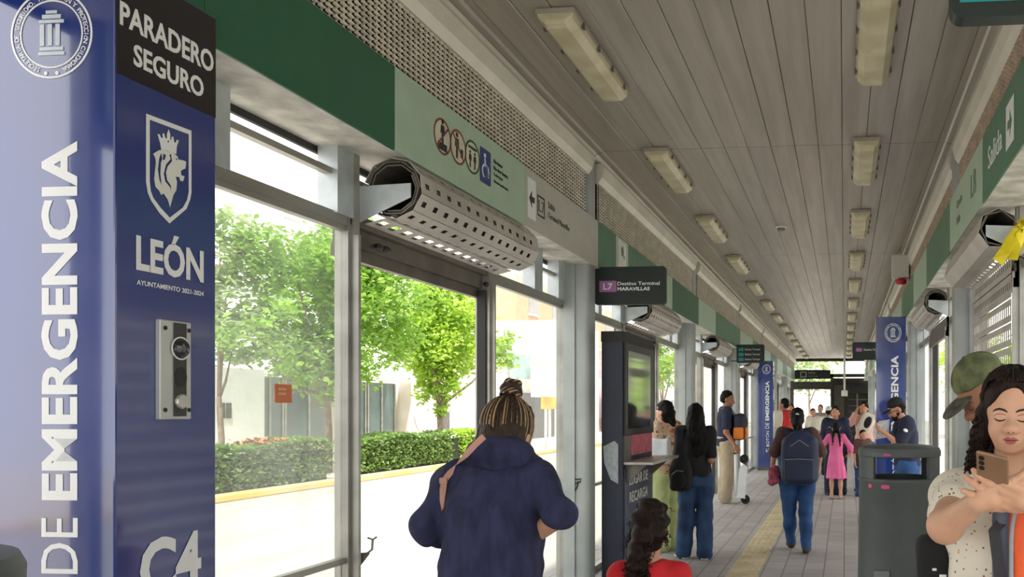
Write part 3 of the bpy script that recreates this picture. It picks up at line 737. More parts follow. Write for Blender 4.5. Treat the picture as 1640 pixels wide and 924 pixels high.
# ================================================================ roller shutters
def slat(m, p0, p1, y0, y1, out, holes, hw=.042, pitch=.115, ht=.3, off=.06, slant=.0, t=.003):
    """one flat slat from p0 to p1 (x,z), length y0..y1, with a row of slots"""
    a, b = Vector((p0[0], 0, p0[1])), Vector((p1[0], 0, p1[1])); d = b-a; o = Vector((out[0], 0, out[1]))
    P = lambda s, y: a+d*s+Vector((0, y, 0))
    def quad(s0, s1, ya, yb):
        q = [P(s0, ya), P(s1, ya), P(s1, yb), P(s0, yb)]; m.prism(q, -o*t)
    if not holes: quad(.02, .98, y0, y1); return
    l, h = .5-ht/2, .5+ht/2
    quad(.02, l, y0, y1); quad(h, .98, y0, y1); y = y0
    n = int((y1-y0-2*off)/pitch)
    for i in range(n+1):
        c = y0+off+i*pitch; quad(l, h, y, c-hw/2); y = c+hw/2
    quad(l, h, y, y1)
def roller(label, side, y0, y1, r, cx, cz, n=10, holes=True, brk=None, turns=2.3):
    root = thing('roller_shutter', label, 'roller shutter', (cx, (y0+y1)/2, cz), 'roller shutters')
    s = 1 if side == 'left' else -1
    m = MB(); st = 2*math.pi/n
    for i in range(n):
        a0, a1 = i*st-.2, (i+1)*st-.2
        slat(m, (cx+s*r*math.cos(a0), cz+r*math.sin(a0)), (cx+s*r*math.cos(a1), cz+r*math.sin(a1)), y0, y1, (s*math.cos((a0+a1)/2), math.sin((a0+a1)/2)), holes)
    m.build('slat_curtain', SLAT, root)
    for j in range(2 if turns > 1.5 else 1):
        m = MB(); rr = r*(.93-.1*j)
        pts = [(cx+s*rr*(1-.008*i)*math.cos(i*st), cz+rr*(1-.008*i)*math.sin(i*st)) for i in range(n+2)]
        for i in range(len(pts)-1):
            a = (i+.5)*st; slat(m, pts[i], pts[i+1], y0+.004*(j+1), y1-.004*(j+1), (s*math.cos(a), math.sin(a)), False, t=.008)
        m.build('inner_coil', DARKALU, root)
    m = MB(); k = 20; rr = r*.55
    m.tube([(cx, y0+.05, cz), (cx, y1-.05, cz)], rr*.35, 14); m.build('axle', RUBBER, root)
    gx = GL+.09 if side == 'left' else GR-.09
    for yy, d in ((y0-.004, -1), (y1+.004, 1)):
        m = MB(); q = [(gx-s*.05, cz+.01), (cx+s*r*.62, cz+.02), (cx+s*r*.62, cz-.05), (gx-s*.05, cz-r*1.12)]
        m.prism([(x, yy, z) for x, z in q], (0, d*.006, 0)); m.build('end_bracket', ZINC, root)
    m = MB()
    slat(m, (cx-s*r*.25, cz-r*.98), (gx-s*.02, cz-r*1.15), y0, y1, (0, -1), True, hw=.06, pitch=.115, ht=.5)
    m.build('hanging_slat', SLAT, root)
    return root
roller('perforated roller shutter rolled up under the pale pictogram panel', 'left', 3.93, 5.5, .155, -2.24, 2.702)
roller('second rolled perforated shutter, above the ticket kiosk', 'left', 8.87, 10.5, .155, -2.24, 2.702)
roller('rolled shutter with dark open end beyond the second column', 'left', 13.87, 15.4, .14, -2.24, 2.715)
roller('small rolled shutter beside the third left column', 'left', 18.87, 20.4, .14, -2.24, 2.715)
rs = roller('smooth rolled shutter drum above the closed perforated curtain', 'right', 5.25, 7.0, .128, .96, 2.728, n=7, holes=False, turns=1)
m = MB(); sx = GR-.078; z = .02
while z < 2.6:
    slat(m, (sx, z), (sx, z+.15), 5.28, 6.82, (-1, 0), True, hw=.034, pitch=.066, ht=.4, off=.05); z += .152
m.build('lowered_curtain', SLAT, rs)
MB().box((sx-.012, 5.28, 0), (sx+.01, 6.82, .02)).build('bottom_bar', DARKALU, rs)
roller('rolled shutter above the blue post on the right wall', 'right', 8.7, 10.3, .14, .96, 2.716)
roller('far rolled shutter on the right wall past the blue post', 'right', 13.87, 15.4, .14, .96, 2.716)

# ================================================================ hanging signs
def flag_sign(label, x0, x1, y, z0, z1, top, build):
    root = thing('line_sign', label, 'sign', ((x0+x1)/2, y, z0), 'hanging line signs')
    m = MB(); pts = rrect(x0, z0, x1, z1, .03); m.prism([(x, y, z) for x, z in pts], (0, .05, 0)); m.build('panel', mat('sign_black_green', (28, 40, 36), .45, var=.1), root)
    xe, xw = (x0, x0-.12) if x0 < 0 and x0 < -1 else (x1, max(x1, .9)+.06)
    for zz in (z1-.02, z0+.04):
        MB().bar((xe, y+.025, zz), (xw, y+.025, zz), .022, .03).build('bracket', DARKALU, root)
    build(root, y-.0006); return root
PURP = mat('lilac_badge', (172, 112, 170), .4, var=.05); TEAL = mat('teal_badge', (32, 138, 140), .35, var=.04)
def line7(r, y):
    x = -2.19; z = 2.70
    b = child('route_badge', shape_me([rect(0, -.05, .155, .05)], (x, y, z), RXf, UP, .0005), PURP, r)
    child('lettering', text_me('L7', (x+.035, y-.0011, z-.03), RXf, UP, w=.085, h=.058, bold=.02, ext=.0005), WHITE, b)
    child('lettering', text_me('Destino Terminal', (x+.165, y, z+.008), RXf, UP, w=.385, h=.032, bold=.012, ext=.0005), WHITE, r)
    child('lettering', text_me('MARAVILLAS', (x+.165, y, z-.04), RXf, UP, w=.295, h=.032, bold=.03, ext=.0005), WHITE, r)
flag_sign('black line sign reading L7 Destino Terminal Maravillas by the first left column', -2.235, -1.585, 7.24, 2.535, 2.875, 3.87, line7)
def line8(r, y):
    b = child('route_badge', shape_me([rect(0, 0, .56, .3)], (.275, y, 2.57), RXf, UP, .0005), TEAL, r)
    child('lettering', text_me('L8', (.335, y-.0011, 2.583), RXf, UP, w=.11, h=.17, bold=.02, ext=.0005), WHITE, b)
    b2 = None
flag_sign('teal and green line sign hanging at the top right corner', .255, .9, 2.0, 2.535, 2.855, 3.87, line8)
def rows(x, z, n, col):
    def f(r, y):
        for i in range(n):
            child('route_badge', shape_me([rect(0, -.03, .1, .03)], (x, y, z+.1-.1*i), RXf, UP, .0005), col, r)
            child('lettering', text_me('Destino Terminal', (x+.13, y, z+.085-.1*i), RXf, UP, w=.3, h=.035, ext=.0005), WHITE, r)
    return f
flag_sign('green line sign with three teal rows above the man with the scooter', -2.165, -1.6, 16.5, 2.53, 2.9, 3.87, rows(-2.12, 2.7, 3, TEAL))
flag_sign('dark line sign with small lilac badge left of the right blue post', .14, .79, 14.0, 2.43, 2.73, 3.87, rows(.2, 2.5, 1, PURP))

# ================================================================ ticket kiosk
kx0, kx1, ky0, ky1 = -2.16, -1.965, 7.2, 8.33
kk = thing('ticket_kiosk', 'tall dark navy ticket kiosk with glass screen and shelf beside the column', 'kiosk', ((kx0+kx1)/2, (ky0+ky1)/2, 0))
MB().box((kx0, ky0, 0), (kx1, ky1, 2.28), .008).build('cabinet', mat('kiosk_navy', (24, 31, 54), .45, var=.25, scale=3), kk)
MB().box((kx0-.004, ky0-.004, 2.2), (kx1+.012, ky1+.004, 2.295), .004).build('cap', RUBBER, kk)
MB().box((kx1, ky0+.02, 1.36), (kx1+.02, ky1-.02, 2.2), .004).build('bezel', BLACK, kk)
MB().box((kx1+.0205, ky0+.1, 1.42), (kx1+.023, ky1-.17, 2.13), .001).build('screen', mat('screen_glass', (44, 48, 50), .06, coat=1.0), kk)
q = child('poster', MB().box((kx1+.0, ky0+.28, 1.17), (kx1+.004, ky1-.03, 1.36)).mesh(), mat('pink_poster', (186, 92, 108), .5, var=.3, scale=14), kk)
MB().box((kx1, ky0+.03, 1.1), (kx1+.004, ky0+.27, 1.36)).build('keypad_plate', DARKALU, kk)
m = MB(); m.box((kx1, ky0+.02, 1.1), (kx1+.27, ky1+.02, 1.125), .004); m.build('shelf', ALU, kk)
for yy in (ky0+.08, ky1-.08): MB().prism([(kx1, yy, 1.1), (kx1+.2, yy, 1.1), (kx1, yy, .92)], (0, .012, 0)).build('shelf_bracket', DARKALU, kk)
pl = child('lower_panel', MB().box((kx1, ky0+.03, .1), (kx1+.012, ky1-.03, 1.06), .002).mesh(), mat('kiosk_grey', (62, 70, 88), .4, var=.3, scale=4), kk)
child('lettering', text_me('LUGAR DE', (kx1+.0125, ky0+.18, .9), YL, UP, w=.7, h=.1, bold=.02), BEIGE, pl)
child('lettering', text_me('RECARGA', (kx1+.0125, ky0+.18, .74), YL, UP, w=.7, h=.1, bold=.02), BEIGE, pl)
sw = [at(966, 715, ky0), at(984, 706, ky0), at(990, 712, ky0), at(990, 775, ky0), at(978, 768, ky0), at(968, 742, ky0)]
child('worn_patch', shape_me([[(p.x, p.z) for p in sw]], (0, ky0-.0006, 0), RXf, UP, .0005), mat('worn_paint', (168, 178, 182), .6, var=.2, scale=20), kk)

# ================================================================ litter bins
BIN = mat('bin_grey', (76, 82, 82), .5, var=.12, scale=4)
def litter_bin(x, y, label, stick=True):
    r0 = .305; root = thing('litter_bin', label, 'litter bin', (x, y, 0), 'round grey litter bins')
    m = MB(); m.lathe([(.30, 0), (.325, .015), (.325, .07), (.316, .1), (.302, 1.05), (.31, 1.06), (.31, 1.085), (.296, 1.09), (.27, 1.09), (.25, .9), (.24, .2)], (x, y, 0), 40); m.build('body', BIN, root, True, 40)
    m = MB(); m.lathe([(.27, 1.245), (.302, 1.245), (.31, 1.25), (.311, 1.285), (.3, 1.31), (.25, 1.325), (.12, 1.335), (.004, 1.337)], (x, y, 0), 40); m.build('hood', BIN, root, True, 40)
    for c in (0, 180):
        m = MB(); vs = []; fs = []; n = 10; w = 48
        for i in range(n+1):
            a = R(c-w+2*w*i/n)
            for rr, z in ((.302, 1.08), (.302, 1.25), (.275, 1.25), (.275, 1.08)): vs.append((x+rr*math.cos(a), y+rr*math.sin(a), z))
        for i in range(n):
            for k in range(4): fs.append((i*4+k, i*4+(k+1) % 4, i*4+4+(k+1) % 4, i*4+4+k))
        fs += [(0, 1, 2, 3), tuple(n*4+k for k in (3, 2, 1, 0))]
        m.verts(vs, fs).build('hood_post', BIN, root, True, 40)
    if stick:
        PK = mat('pink_sticker', (214, 70, 140), .5, var=.15)
        for a, w, z in ((247, 6, 1.035), (222, 3, 1.035), (250, 5, 1.268)):
            m = MB(); vs = []; fs = []
            for i in range(7):
                t = R(a-w+2*w*i/6); rr = .3045 if z < 1.2 else .312; hh = .016 if z < 1.2 else .009
                for zz in (-hh, hh): vs.append((x+rr*math.cos(t), y+rr*math.sin(t), z+zz*(1-.3*abs(i-3)/3)))
                for zz in (-hh, hh): vs.append((x+(rr-.002)*math.cos(t), y+(rr-.002)*math.sin(t), z+zz*(1-.3*abs(i-3)/3)))
            for i in range(6): b = i*4; fs += [(b, b+1, b+5, b+4), (b+2, b+3, b+7, b+6), (b, b+4, b+6, b+2), (b+1, b+5, b+7, b+3)]
            m.verts(vs, fs+[(0, 1, 3, 2), (24, 25, 27, 26)]).build('sticker', PK, root)
        m = MB(); m.box((x-.2, y-.31, .33), (x-.09, y-.245, .43)); m.build('name_plate', mat('plate_grey', (120, 124, 124), .5), root)
    return root
litter_bin(.415, 6.3, 'round dark grey litter bin with slot openings and pink stickers on the right')
litter_bin(-1.888, 1.33, 'dark grey bin rim peeking in at the lower left corner', False)

# ================================================================ small fixtures
al = thing('alarm_box', 'white alarm box with red siren near the right ceiling edge', 'alarm box', (.8, 11.9, 3.45))
MB().box((.68, 11.85, 3.47), (.92, 12.0, 3.8), .01).build('housing', mat('alarm_white', (222, 220, 210), .4, var=.06), al)
MB().lathe([(.05, 0), (.075, .01), (.08, .06), (.05, .075)], (.81, 11.9, 3.385), 16).build('siren', mat('siren_red', (196, 34, 40), .35), al, True)
MB().box((.84, 11.95, 3.55), (.95, 12.04, 3.7)).build('bracket', DARKALU, al)
cdt = thing('cable_drop', 'thin white conduit hanging from the ceiling before the far exit', 'conduit', (.0, 29, 2.2))
MB().tube([(.01, 29, ZC), (.01, 29, 2.2)], .035, 8).build('pipe', mat('pvc_white', (220, 220, 214), .5), cdt)
MB().box((-.1, 28.95, 2.05), (.12, 29.1, 2.25), .01).build('junction_box', mat('pvc_white', (0, 0, 0)), cdt)
# yellow tape knotted on the right jamb
YEL = mat('yellow_tape', (226, 208, 36), .35, var=.12, scale=12)
tp = thing('caution_tape', 'crumpled yellow tape tied to the right shutter post', 'tape', (1.04, 5.2, 2.7))
def tape(pts, w): 
    m = MB(); pp = [at(u, v, y) for u, v, y in pts]; nn = [Vector((-.3+.3*math.sin(i*1.9), -1, .3*math.cos(i*2.3))) for i in range(len(pp))]; m.strip(pp, nn, w, .0015); return m
tape([(1642, 356, 5.15), (1630, 372, 5.12), (1618, 388, 5.1), (1610, 402, 5.1), (1598, 420, 5.1)], .075).build('tail', YEL, tp)
tape([(1640, 360, 5.14), (1634, 378, 5.1), (1628, 396, 5.08), (1622, 416, 5.08)], .06).build('tail', YEL, tp)
tape([(1645, 362, 5.14), (1646, 385, 5.1), (1650, 405, 5.1), (1658, 424, 5.12)], .07).build('tail', YEL, tp)
m = MB(); m.tube([at(1640+8*math.cos(a), 358+7*math.sin(a), 5.13+.03*math.sin(2*a)) for a in [i*.7 for i in range(10)]], .012, 6); m.build('knot', YEL, tp)
m = MB(); m.tube([at(1640, 362, 5.12), at(1630, 385, 5.1), at(1622, 405, 5.11)], .004, 6); m.tube([at(1628, 408, 5.14), at(1640, 414, 5.12), at(1652, 405, 5.1)], .005, 6); m.build('wire_tie', BLACK, tp)
# hook on the near door jamb
hk = thing('door_hook', 'bent steel hook bracket on the jamb beside the open doorway', 'hook', (-2.42, 3.97, 1.0))
yk = 3.94
m = MB(); m.prism([at(570, 888, yk), at(592, 886, yk), at(572, 912, yk)], (0, .008, 0)); m.build('gusset', ALU, hk)
m = MB(); m.tube([at(568, 887, yk), at(588, 886, yk), at(596, 880, yk), at(597, 864, yk)], .006, 8); m.tube([at(589, 861, yk), at(597, 864, yk), at(603, 860, yk)], .005, 8); m.build('hook_rod', ALU, hk)
st = thing('glass_sticker', 'small orange square sticker on the near window pane', 'sticker', (GL, 3.35, 1.6))
q0, q1 = atx(440, 645, GL+.006), atx(467, 616, GL+.006)
MB().box((GL+.0055, q0.y, q0.z), (GL+.0075, q1.y, q1.z)).build('sheet', mat('orange_sticker', (226, 130, 84), .5, var=.1), st)
child('mark', shape_me([rect(.02, .055, .07, .065), rect(.02, .035, .07, .045)], (GL+.008, q0.y, q0.z), YL, UP, .0004), mat('pale_orange', (240, 190, 160), .5), st)

dp = thing('door_pull', 'thin dark wire pull handle on the post beside the first column', 'door handle', (-2.36, 6.9, 1.05))
m = MB(); m.tube([at(u, v, 6.984) for u, v in ((908, 773), (916, 768), (930, 767), (929, 772), (914, 776))], .006, 6); m.tube([at(u, v, 6.984) for u, v in ((918, 790), (924, 780), (926, 770))], .005, 6); m.build('handle_rod', RUBBER, dp)
# ================================================================ the street outside the left windows
GZ = -.4
struct(MB().box((-60, -20, GZ-.1), (-2.9, 140, GZ)).build('street', mat('worn_concrete_road', (158, 155, 149), .85, var=.1, scale=1.2, stretch=(1, .12, 1))))
struct(MB().box((1.45, -20, GZ-.1), (60, 140, GZ)).build('street_right', mat('worn_concrete_road', (0, 0, 0))))
CX = -13.2
struct(MB().box((-60, -20, GZ), (CX-.3, 140, GZ+.12)).build('sidewalk', mat('pale_sidewalk', (196, 188, 176), .8, var=.12)))
m = MB(); m.box((CX-.3, -20, GZ), (CX, 140, GZ+.16), .03)
tag(m.build('curb', mat('yellow_curb', (232, 196, 92), .7, var=.25, scale=.6, rgb2=(224, 206, 160))), 'faded yellow painted curb along the far side of the street', 'curb')
def leaf_mat(name, rgb):
    m = mat(name, rgb, .5, var=.3, scale=3); nt = m.node_tree; N = nt.nodes; L = nt.links; b = N['Principled BSDF']
    t = N.new('ShaderNodeBsdfTranslucent'); src = b.inputs['Base Color'].links[0].from_socket; L.new(src, t.inputs[0])
    x = N.new('ShaderNodeMixShader'); x.inputs[0].default_value = .45; L.new(b.outputs[0], x.inputs[1]); L.new(t.outputs[0], x.inputs[2]); L.new(x.outputs[0], N['Material Output'].inputs[0]); return m
LEAF = [leaf_mat('leaf_bright', (176, 208, 84)), leaf_mat('leaf_mid', (150, 190, 84)), leaf_mat('leaf_hedge', (128, 158, 88)), leaf_mat('leaf_pale', (184, 204, 150))]
BARK = mat('bark', (140, 124, 108), .85, var=.3, scale=9, bump=.4)
def leaves(pts, size, rg, flat=.6):
    """folded leaves, two quads each"""
    n = len(pts); a = rg.rand(n)*6.28; tilt = (rg.rand(n)-.5)*1.6; sz = size*(.6+.8*rg.rand(n))
    d = np.stack([np.cos(a)*np.cos(tilt), np.sin(a)*np.cos(tilt), np.sin(tilt)], 1); s = np.stack([-np.sin(a), np.cos(a), np.zeros(n)], 1)
    rl = (rg.rand(n)-.5)*2; u = np.cross(d, s); w = s*np.cos(rl)[:, None]+u*np.sin(rl)[:, None]; up = np.cross(d, w)
    L = d*sz[:, None]; Wd = w*(sz*flat*.5)[:, None]; U = up*(sz*.12)[:, None]
    v = np.stack([pts, pts+L*.5+Wd+U, pts+L, pts+L*.5-Wd+U], 1).reshape(-1, 3)
    b = np.arange(n)*4; f = np.concatenate([np.stack([b, b+1, b+2], 1), np.stack([b, b+2, b+3], 1)])
    me = bpy.data.meshes.new('foliage'); me.from_pydata(v.tolist(), [], f.tolist()); return me
def tree(label, base, crowns, n, size, m, seed, h, tr=.11):
    rg = np.random.RandomState(seed); root = thing('street_tree', label, 'tree', base, 'street trees beyond the road')
    mb = MB(); b = Vector(base); mb.tube([b+Vector((0, 0, -.02)), b+Vector((.03, .02, h*.5)), b+Vector((-.03, 0, h))], [tr*1.3, tr, tr*.8], 10)
    for c, r in crowns:
        c = Vector(c); k = b+Vector((-.03, 0, h-.05)); mb.tube([k, (k+c)/2+Vector((0, 0, -.2)), c], [tr*.6, tr*.4, tr*.15], 7)
    mb.build('trunk', BARK, root, True)
    P = []; vol = sum(r**3 for c, r in crowns)
    for c, r in crowns:
        k = int(n*r**3/vol); nc = max(5, int(k/55)); cc = rg.normal(size=(nc, 3)); cc = cc/np.linalg.norm(cc, axis=1)[:, None]*(rg.rand(nc, 1)**.45)*r
        q = cc[rg.randint(0, nc, k)]+rg.normal(size=(k, 3))*r*.16; P.append(q*[1, 1, .85]+np.array(c))
    me = leaves(np.concatenate(P), size, rg); link('foliage', me, m, root); return root
def gp(u, X, z): q = atx(u, 700, X); return Vector((X, q.y, z))
tX = -15.2
def cr(u, v, rpx, X=tX):
    q = atx(u, v, X); t = math.hypot(q.x, q.y); return (tuple(q), rpx*t/FPX)
tree('bushy bright green street tree seen through the near window', tuple(gp(524, tX, GZ+.12)), [cr(470, 420, 70), cr(540, 440, 90), cr(430, 530, 65), cr(520, 540, 80), cr(600, 470, 75), cr(600, 545, 55), cr(450, 600, 40), cr(520, 590, 50), cr(570, 400, 60)], 17000, .2, LEAF[1], 3, 2.4)
tree('smaller round street tree behind the woman with the bun', tuple(gp(704, tX, GZ+.12)), [cr(705, 500, 62), cr(690, 560, 60), cr(720, 600, 45), cr(745, 555, 40), cr(690, 470, 35), cr(800, 565, 36), cr(705, 640, 26)], 9500, .22, LEAF[0], 5, 2.0)
tree('pale thin street tree at the left end of the near window', tuple(gp(352, -16.3, GZ+.12)), [cr(365, 420, 50, -16.3), cr(360, 500, 50, -16.3), cr(372, 560, 35, -16.3), cr(352, 370, 40, -16.3)], 3200, .18, LEAF[3], 9, 2.2, .08)
tree('leafy tree seen through the window beyond the kiosk', tuple(gp(1062, -11.5, GZ)), [cr(1062, 560, 36, -11.5), cr(1055, 600, 30, -11.5), cr(1075, 590, 30, -11.5)], 2200, .3, LEAF[0], 11, 2.2)
def hedge(label, u0, u1, m, seed, red=False):
    a, b = gp(u0, CX-.95, GZ+.12), gp(u1, CX-.95, GZ+.12); rg = np.random.RandomState(seed)
    root = thing('hedge', label, 'hedge', (a.x, (a.y+b.y)/2, GZ+.12), 'clipped hedges along the curb')
    L = b.y-a.y; n = int(L*1300); h = 1.0; w = .9
    q = rg.rand(n, 3); f = rg.randint(0, 3, n)
    q[:, 0] = np.where(f == 0, .97-.1*rg.rand(n), q[:, 0]); q[:, 2] = np.where(f == 1, .97-.06*rg.rand(n), q[:, 2])
    p = np.stack([a.x-w/2+q[:, 0]*w, a.y+q[:, 1]*L, a.z+.08+q[:, 2]*(h+.07*np.sin(q[:, 1]*L*1.7+seed))], 1)
    link('foliage', leaves(p, .11, rg, .7), m, root)
    if red:
        k = rg.rand(260, 3); link('red_shoots', leaves(np.stack([a.x-.4+.8*k[:, 0], a.y+L*(.4+.5*k[:, 1]), a.z+h+.02+.1*k[:, 2]], 1), .14, rg), mat('leaf_red', (190, 120, 70), .6, var=.3), root)
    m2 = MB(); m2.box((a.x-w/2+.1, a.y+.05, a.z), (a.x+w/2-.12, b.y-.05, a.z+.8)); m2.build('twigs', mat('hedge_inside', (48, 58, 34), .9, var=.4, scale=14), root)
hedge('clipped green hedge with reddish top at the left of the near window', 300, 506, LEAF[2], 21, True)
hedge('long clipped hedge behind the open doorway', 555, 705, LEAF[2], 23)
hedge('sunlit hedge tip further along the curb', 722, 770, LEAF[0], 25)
# buildings across the street
def wallbox(a, b, m, par, nm='wall'): return MB().box(a, b, .02).build(nm, m, par)
CRM = mat('pale_stucco', (222, 216, 206), .85, var=.06, scale=1.5); WST = mat('white_stucco', (232, 232, 228), .85, var=.04); TAN = mat('tan_brick', (206, 184, 152), .85, var=.1, scale=3)
SHOP = mat('shop_glass', (96, 118, 120), .1, var=.3, scale=.8, coat=.5); SHUT = mat('dark_window', (96, 92, 94), .4, var=.3)
bX = -19.5
def by(u, X=bX): return atx(u, 600, X).y
def bz(u, v, X=bX): return atx(u, v, X).z
bd = thing('shop_building', 'low white shop with dark glass front across the street', 'building', (bX, by(560), GZ))
wallbox((bX-8, by(330), GZ), (bX, by(424), bz(400, 590)), WST, bd); wallbox((bX-8, by(424), GZ), (bX-.5, by(650), bz(600, 610)), CRM, bd)
MB().box((bX-.3, by(426), bz(600, 610)), (bX+.25, by(649), bz(600, 578)), .03).build('fascia_board', WST, bd)
for i, (u0, u1) in enumerate(((428, 470), (474, 545), (560, 600), (604, 646))):
    w = MB(); y0, y1 = by(u0), by(u1); z0, z1 = GZ+.65, bz(600, 612)
    w.box((bX-.5, y0, z0), (bX-.42, y1, z1)); o = w.build('window', SHOP, bd)
    f = MB(); 
    for yy in (y0, (y0+y1)/2, y1): f.box((bX-.42, yy-.05, z0), (bX-.38, yy+.05, z1))
    f.build('mullion', ALU, o)
for u in (352, 362): MB().box((bX, by(u), bz(356, 670)), (bX+.04, by(u+7), bz(356, 645))).build('window', SHUT, bd)
b2 = thing('corner_building', 'beige corner building with round sign across the street', 'building', (bX, by(690), GZ))
wallbox((bX-8, by(655), GZ), (bX+.2, by(715), bz(690, 560)), CRM, b2)
q = atx(682, 655, bX+.2); sg = MB().lathe([(.75, 0), (.75, .06)], (0, 0, 0), 28).mesh()
for v in sg.vertices: x, y, z = v.co; v.co = (bX+.22+z, q.y+x*1.5, q.z+y*1.6)
link('round_sign', sg, mat('sign_white', (226, 226, 232), .5, var=.15, scale=.9), b2)
MB().box((bX+.2, by(702), bz(700, 692)), (bX+.26, by(712), bz(700, 660))).build('window', SHUT, b2)
b3 = thing('white_tower', 'tall hazy white apartment block behind the street trees', 'building', (-30, atx(560, 600, -30).y, GZ))
wallbox((-40, atx(430, 600, -30).y, GZ), (-30, atx(735, 600, -30).y, bz(600, 330, -30)), WST, b3)
for j in range(3):
    for i in range(6):
        u = 455+i*44; y = atx(u, 600, -30).y; z = 5.5+j*3.2
        MB().box((-30.02, y, z), (-29.95, y+1.3, z+1.3)).build('window', mat('hazy_window', (198, 200, 204), .3, var=.1), b3)
b4 = thing('tan_building', 'tan brick building with signs seen beside the first column', 'building', (-24, atx(860, 600, -28.5).y, GZ))
y0, y1 = atx(826, 600, -28.5).y, atx(985, 600, -28.5).y
wallbox((-36, y0, GZ), (-28.5, y1, bz(860, 450, -28.5)), TAN, b4)
for j in range(4):
    for i in range(8):
        y = y0+3+i*6; z = 3.5+j*3.4; w = MB().box((-28.5, y, z), (-28.43, y+2.2, z+1.7)).build('window', mat('tan_window', (170, 168, 170), .25, var=.2), b4)
        MB().box((-28.5, y-.15, z-.2), (-28.3, y+2.35, z)).build('sill', CRM, w)
b5 = thing('far_shops', 'row of far pastel shops down the street', 'building', (-20, 70, GZ))
for i in range(8):
    MB().box((-27, 47+i*9, GZ), (-20+.3*(i % 2), 55.9+i*9, 5+1.4*((i*5) % 3))).build('shop_front', [CRM, WST, mat('pink_wall', (222, 184, 188), .8), mat('peach_wall', (226, 194, 160), .8)][i % 4], b5)
    MB().box((-19.7, 48+i*9, GZ+.1), (-19.6, 54.5+i*9, 2.6)).build('shutter', [SHUT, SHOP][i % 2], b5)
def board(label, u0, u1, v0, v1, X, m, post=True):
    a, b = atx(u0, v1, X), atx(u1, v0, X); r = thing('street_sign', label, 'street sign', (X, (a.y+b.y)/2, GZ))
    MB().box((X-.06, a.y, a.z), (X+.06, b.y, b.z), .02).build('board', m, r)
    MB().tube([(X-.1, (a.y+b.y)/2, GZ), (X-.1, (a.y+b.y)/2, b.z)], .07, 8).build('pole', WST, r); return r
board('white street sign board left of the first column', 852, 900, 594, 636, -14.5, mat('sign_white', (0, 0, 0)))
board('teal tinted sign board just above the bun', 815, 848, 570, 604, -14.8, mat('sign_teal', (190, 214, 212), .5))
board('orange and yellow sign board beside the first column', 868, 898, 636, 655, -14.2, mat('sign_amber', (236, 186, 96), .5, var=.3, scale=1.0))
# trees and a pale wall beyond the right windows
tree('green tree outside the right windows behind the cap wearing man', (9.5, 58, GZ), [((9.5, 58, 5), 3.4), ((10, 55, 3.5), 2.2), ((9, 62, 4.5), 2.6)], 2600, .4, LEAF[0], 31, 2.6)
b6 = thing('right_building', 'pale building outside the right hand windows', 'building', (16, 40, GZ))
wallbox((16, -10, GZ), (24, 110, 5.5), CRM, b6)
for i in range(12): MB().box((15.93, -4+i*9, 1), (16.02, 1+i*9, 3.6)).build('window', SHOP, b6)
# trees behind the far exit
tree('soft green tree beyond the bright far exit', (-2.6, 62, GZ), [((-2.6, 62, 4.6), 2.2), ((-1.4, 64, 5.5), 2.0)], 1500, .4, LEAF[3], 41, 2.4)
struct(MB().box((-2.9, 46, GZ-.1), (1.45, 140, GZ)).build('street_end', mat('worn_concrete_road', (0, 0, 0))))
# ================================================================ people
def xf(prims, M):
    """rigid (plus uniform scale) transform of shape primitives"""
    Rm = M.to_3x3(); sc = Rm.col[0].length; Rn = Rm.normalized() if hasattr(Rm, 'normalized') else Rm
    P = lambda v: np.array(M @ Vector(v)); out = []
    for p in prims:
        sub = p[0] == '-'; q = p[1] if sub else p
        if q[0] == 'c': r = ('c', P(q[1]), P(q[2]), q[3]*sc, q[4]*sc)
        elif q[0] == 'e':
            ro = np.array(Rn) if q[3] is None else np.array(Rn) @ q[3]; r = ('e', P(q[1]), q[2]*sc, ro)
        elif q[0] == 'b':
            ro = np.array(Rn) if q[4] is None else np.array(Rn) @ q[4]; r = ('b', P(q[1]), q[2]*sc, q[3]*sc, ro)
        else: r = q
        out.append(cut(r) if sub else r)
    return out
SKIN = mat('skin_tan', (196, 142, 112), .5, var=.08, scale=14, sub=.12); SKIN_L = mat('skin_light', (206, 158, 130), .48, var=.07, scale=14, sub=.12)
SKIN_D = mat('skin_brown', (158, 108, 82), .5, var=.1, scale=14, sub=.1)
HAIR = mat('black_hair', (22, 18, 17), .55, spec=.15, var=.35, scale=18, stretch=(6, 6, 1.2), bump=.5, bscale=30)
HAIRB = mat('dark_brown_hair', (38, 26, 22), .55, spec=.15, var=.4, scale=20, stretch=(5, 5, 1.4), bump=.5, bscale=34)
LIP = mat('lips', (164, 92, 84), .4, var=.06); BROW = mat('brow', (40, 30, 26), .7); EYEW = mat('eye_white', (224, 220, 212), .25, var=.03); IRIS = mat('iris', (30, 20, 16), .15)
DENIM = mat('blue_denim', (52, 82, 122), .85, var=.3, scale=5, bump=.25, bscale=220, rgb2=(34, 56, 90)); DENIM2 = mat('bright_denim', (50, 92, 146), .85, var=.3, scale=5, bump=.25, bscale=220, rgb2=(32, 64, 112))
NAVYC = mat('navy_cloth', (30, 36, 62), .85, var=.2, scale=6, bump=.25, bscale=200); BLACKC = mat('black_cloth', (24, 24, 27), .85, var=.2, scale=7, bump=.2, bscale=200)
SOLE = mat('dark_shoe', (34, 32, 34), .6, var=.2); WSHOE = mat('white_shoe', (214, 212, 206), .6, var=.1)

